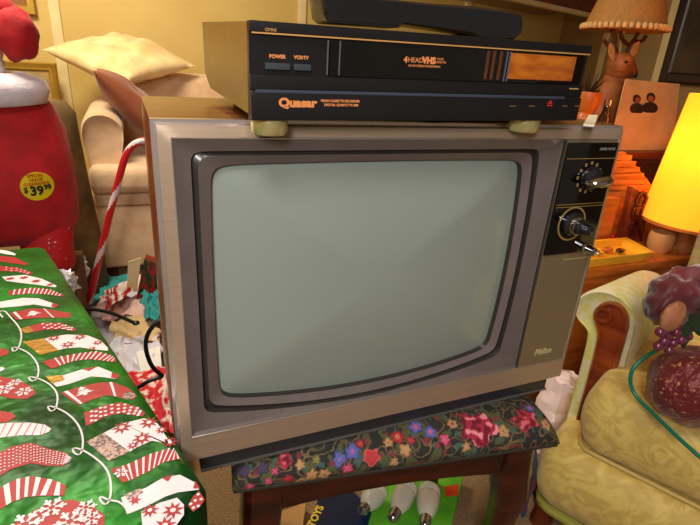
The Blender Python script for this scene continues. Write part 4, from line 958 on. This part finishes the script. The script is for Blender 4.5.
# mesh ball, ornament, berries, cord
mc = at(694, 386, 2, .498)
glit = mat('burgundy_glitter_mesh', S(206, 150, 100), .4, .3, scale=120, col2=S(112, 34, 34), lo=.60, hi=.68, bump=.6, bscale=150, sheen=.2)
m_ = MB().blob(mc, (.084, .072, .074), 40, amp=.10, fr=3)
tag(m_.build('glitter_ball', glit, smooth=60), 'burgundy glitter mesh ball resting on the damask seat cushion', 'ornament')
oc = at(684, 302, 1, mc.y + .075)
orn = thing('floral_ornament', 'burgundy velvet christmas ornament with tan disc and purple berries on the armchair', 'ornament', (oc.x, oc.y, oc.z - .06))
velv = mat('burgundy_velvet', S(126, 16, 38), .5, scale=9, col2=S(74, 12, 20), lo=.4, hi=.6, bump=.5, bscale=26, sheen=.8)
ob = MB().blob(oc + Vector((-.006, 0, .004)), (.078, .05, .062), 48, amp=.28, fr=2.6, seed=5); ob.blob(oc + Vector((.03, 0, .018)), (.055, .04, .045), 36, amp=.4, fr=3, seed=2)
ob.build('velvet_body', velv, orn, 'crumpled burgundy velvet', smooth=60)
dsc = at(673, 317, 1, oc.y - .066)
MB().blob(dsc, (.027, .012, .0285), 28, amp=.08, fr=4).build('disc', mat('tan_felt', S(184, 122, 84), .8, scale=50, col2=S(160, 100, 66), bump=.5, bscale=90), orn, 'round tan felt disc', smooth=70)
for px, py in ((660, 332), (668, 336), (676, 332), (683, 330), (664, 341), (673, 343), (681, 340), (658, 346), (669, 350), (688, 336)):
    c = at(px, py, 1, oc.y - .066 + .006 * ((px * 7) % 3)); MB().blob(c, (.0085,) * 3, 14).build('berry', mat('purple_berry', S(124, 56, 82), .15, .3, coat=.5), orn, 'shiny purple berry', smooth=80)
for px, py, dx, dz in ((690, 315, .6, -.5), (694, 328, .8, -.1), (688, 322, .1, -1), (698, 310, .7, .3)):
    MB().loops(leaf(at(px, py, 1, oc.y - .062), Vector((dx, -.1, dz)), Vector((0, 1, 0)), .05, .015, .004), capend=True).build('leaf', mat('dark_green_leaf', S(20, 52, 30), .5), orn, smooth=60)
pts = [(712, 316, .54), (700, 325, .545), (684, 336, .55), (664, 346, .552), (646, 356, .54), (634, 366, .52), (630, 376, .50), (631, 388, .475), (638, 399, .462), (650, 410, .459), (668, 428, .459), (684, 443, .459), (702, 459, .459), (716, 470, .459)]
q = smooth3([at(px, py, 2, z) for px, py, z in pts])
tag(MB().tube(q, .0036, 12).build('green_cord', mat('green_cord', S(14, 122, 96), .35, coat=.3), smooth=60), 'green electric cord curling over the damask seat cushion', 'cord')

# tissue heap + brown crate between stool and armchair
tc_ = at(557, 394, 1, .28)
mb = MB(); lo_ = []
for z, r in ((0.002, .09), (.05, .10), (.15, .085), (.24, .07), (tc_.z + .03, .058), (tc_.z + .055, .04), (tc_.z + .07, .012)):
    lo_.append([(tc_.x + .012 + (r * (1 + .35 * noise.noise(Vector((math.cos(t) * 2, math.sin(t) * 2, z * 14))))) * math.cos(t) * .62, tc_.y + r * (1 + .35 * noise.noise(Vector((math.cos(t) * 2, math.sin(t) * 2, z * 14 + 5)))) * math.sin(t) * .6, z) for t in [2 * PI * k / 40 for k in range(40)]])
mb2 = MB()
L2 = []
for a_, b_ in zip(lo_, lo_[1:]):
    for k in range(5): L2.append([Vector(p_).lerp(Vector(r_), k / 5) + Vector((noise.noise(Vector(p_) * 30 + Vector((k, 0, 0))), noise.noise(Vector(p_) * 30 + Vector((0, k, 0))), 0)) * .008 for p_, r_ in zip(a_, b_)])
mb2.loops(L2, capend=True)
tag(mb2.build('tissue_heap', mat('pink_white_tissue', S(238, 214, 214), .7, bump=.3), smooth=18), 'crumpled white tissue paper heaped beside the stool right end', 'tissue')
cr = thing('wooden_crate', 'small brown wooden crate on the carpet behind the white tissue', 'crate', (1.05, .46, 0))
MB().box((1.0, .41, 0), (1.135, .50, .24), bev=.004).build('body', mat('brown_crate_wood', S(132, 76, 34), .6, scale=14), cr); MB().box((.99, .40, .24), (1.14, .51, .262), bev=.003).build('lid', darkbrown, cr)

# ================================================================== UNDER THE STOOL
def up(px, py, z): return at(px, py, 2, z)
o = MB().prism([up(280, 512, .03), up(306, 502, .03), up(300, 545, .03), up(276, 560, .03)], (0, 0, -.027)).build('cardboard_piece', mat('tan_board', S(190, 140, 80), .7), smooth=0); tag(o, 'tan cardboard piece on the carpet under the stool left side', 'cardboard')
bk = thing('book', 'dark blue booklet with yellow letters on the carpet under the stool', 'book', up(352, 515, 0).to_tuple())
bp4 = [up(306, 540, .05), up(318, 498, .05), up(352, 490, .05), up(372, 510, .05), up(362, 545, .05)]
MB().prism(bp4, (0, 0, -.008)).build('cover', mat('navy_cover', S(22, 48, 86), .35, scale=6, col2=S(12, 20, 40)), bk, 'navy blue cover', smooth=0)
MB().prism([v_.lerp(sum(bp4, Vector()) / 5, .03) - Vector((0, 0, .009)) for v_ in bp4], (0, 0, -.038)).build('pages', white, bk, smooth=0)
dd = (up(324, 500, .05) - up(310, 528, .05)).normalized(); R3 = Matrix((dd, Vector((-dd.y, dd.x, 0)), Vector((0, 0, 1)))).transposed()
text('TOYS', .024, up(316, 516, .0505), mat('yellow_print', S(226, 190, 40), .5), bk, R=R3, bold=.001)
pk = thing('bulb_packet', 'green cardboard packet for light bulbs lying under the stool', 'packet', up(420, 505, 0).to_tuple())
gp = [up(358, 530, .045), up(372, 484, .045), up(464, 472, .045), up(446, 548, .045), up(380, 560, .045)]
MB().prism(gp, (0, 0, -.045)).build('packet', mat('lime_green_card', S(70, 160, 36), .4, scale=9, col2=S(110, 196, 50)), pk, smooth=0)
MB().prism([up(444, 487, .0455), up(458, 484, .0455), up(458, 495, .0455), up(446, 497, .0455)], (0, 0, .0005)).build('print', mat('orange_red_print', S(220, 70, 30), .5), pk, 'small orange-red print')
bm_ = mat('frosted_bulb_glass', S(226, 222, 204), .25, coat=.4); cm_ = mat('bulb_metal', S(170, 172, 176), .2, .9)
for (a, b, lb) in (((430, 486), (424, 530), 'right-hand white spiral bulb with silver cap under the stool'), ((409, 484), (391, 522), 'middle white spiral bulb with silver cap under the stool'), ((380, 488), (360, 514), 'left bulb under the stool, half hidden with silver cap')):
    A3 = up(*a, .075); B3 = up(*b, .075); d_ = (B3 - A3); ln = d_.length; z_ = d_.normalized(); x_ = z_.orthogonal().normalized(); y_ = z_.cross(x_)
    M_ = Matrix.Translation(A3) @ Matrix((x_, y_, z_)).transposed().to_4x4()
    k = ln / .11; s_ = .026
    bl_ = thing('light_bulb', lb, 'light bulb', A3.to_tuple(), group='loose light bulbs')
    MB().lathe([(0, 0), (s_ * .6, .002), (s_ * .95, .008 * k), (s_, .014 * k), (s_ * .9, .017 * k), (s_ * 1.02, .021 * k), (s_ * .92, .025 * k), (s_ * 1.04, .029 * k), (s_, .034 * k), (s_ * 1.02, .045 * k), (s_ * .9, .06 * k), (s_ * .62, .076 * k), (s_ * .5, .08 * k)], M_, seg=28).build('globe', bm_, bl_, 'frosted white glass', smooth=50)
    MB().lathe([(s_ * .5, .08 * k), (s_ * .52, .083 * k), (s_ * .46, .087 * k), (s_ * .52, .091 * k), (s_ * .46, .095 * k), (s_ * .5, .10 * k), (s_ * .3, .106 * k), (0, .11 * k)], M_, seg=24).build('screw_cap', cm_, bl_, 'silver screw cap', smooth=50)

# ================================================================== LIGHT
def area(name, loc, target, size, power, col):
    ld = bpy.data.lights.new(name, 'AREA'); ld.size = size; ld.energy = power; ld.color = col
    o_ = bpy.data.objects.new(name, ld); COL.objects.link(o_); o_.location = loc
    o_.rotation_euler = (Vector(target) - Vector(loc)).to_track_quat('-Z', 'Y').to_euler(); return o_
def point(name, loc, power, col, r=.05):
    ld = bpy.data.lights.new(name, 'POINT'); ld.energy = power; ld.color = col; ld.shadow_soft_size = r
    o_ = bpy.data.objects.new(name, ld); COL.objects.link(o_); o_.location = loc
area('overhead_fill', (-.3, -.9, 2.3), (.2, .3, .5), .7, 25, (1, .93, .86))  # unseen overhead fill, added for general brightness
area('flash_fill', (-.38, -1.0, 1.32), (.15, .1, .75), .22, 10.5, (1, .96, .95))  # unseen fill added near the camera in place of its flash
area('back_fill', (-.5, 1.3, 2.3), (-.25, 1.9, .4), .6, 55, (1, .91, .70))  # unseen fill added to brighten the left wall and the paper litter
point('lamp_glow', (LX, LY, .79), 20, (1, .60, .22), .04)
point('lamp_glow_low', (LX, LY, .57), 15, (1, .58, .18), .03)
w = bpy.data.worlds.new('room_ambient'); scene.world = w; w.use_nodes = True
w.node_tree.nodes['Background'].inputs[0].default_value = (.55, .42, .30, 1); w.node_tree.nodes['Background'].inputs[1].default_value = .32
vs = scene.view_settings; vs.view_transform = 'Standard'; vs.look = 'None'; vs.exposure = 0; vs.gamma = 1; vs.use_curve_mapping = False
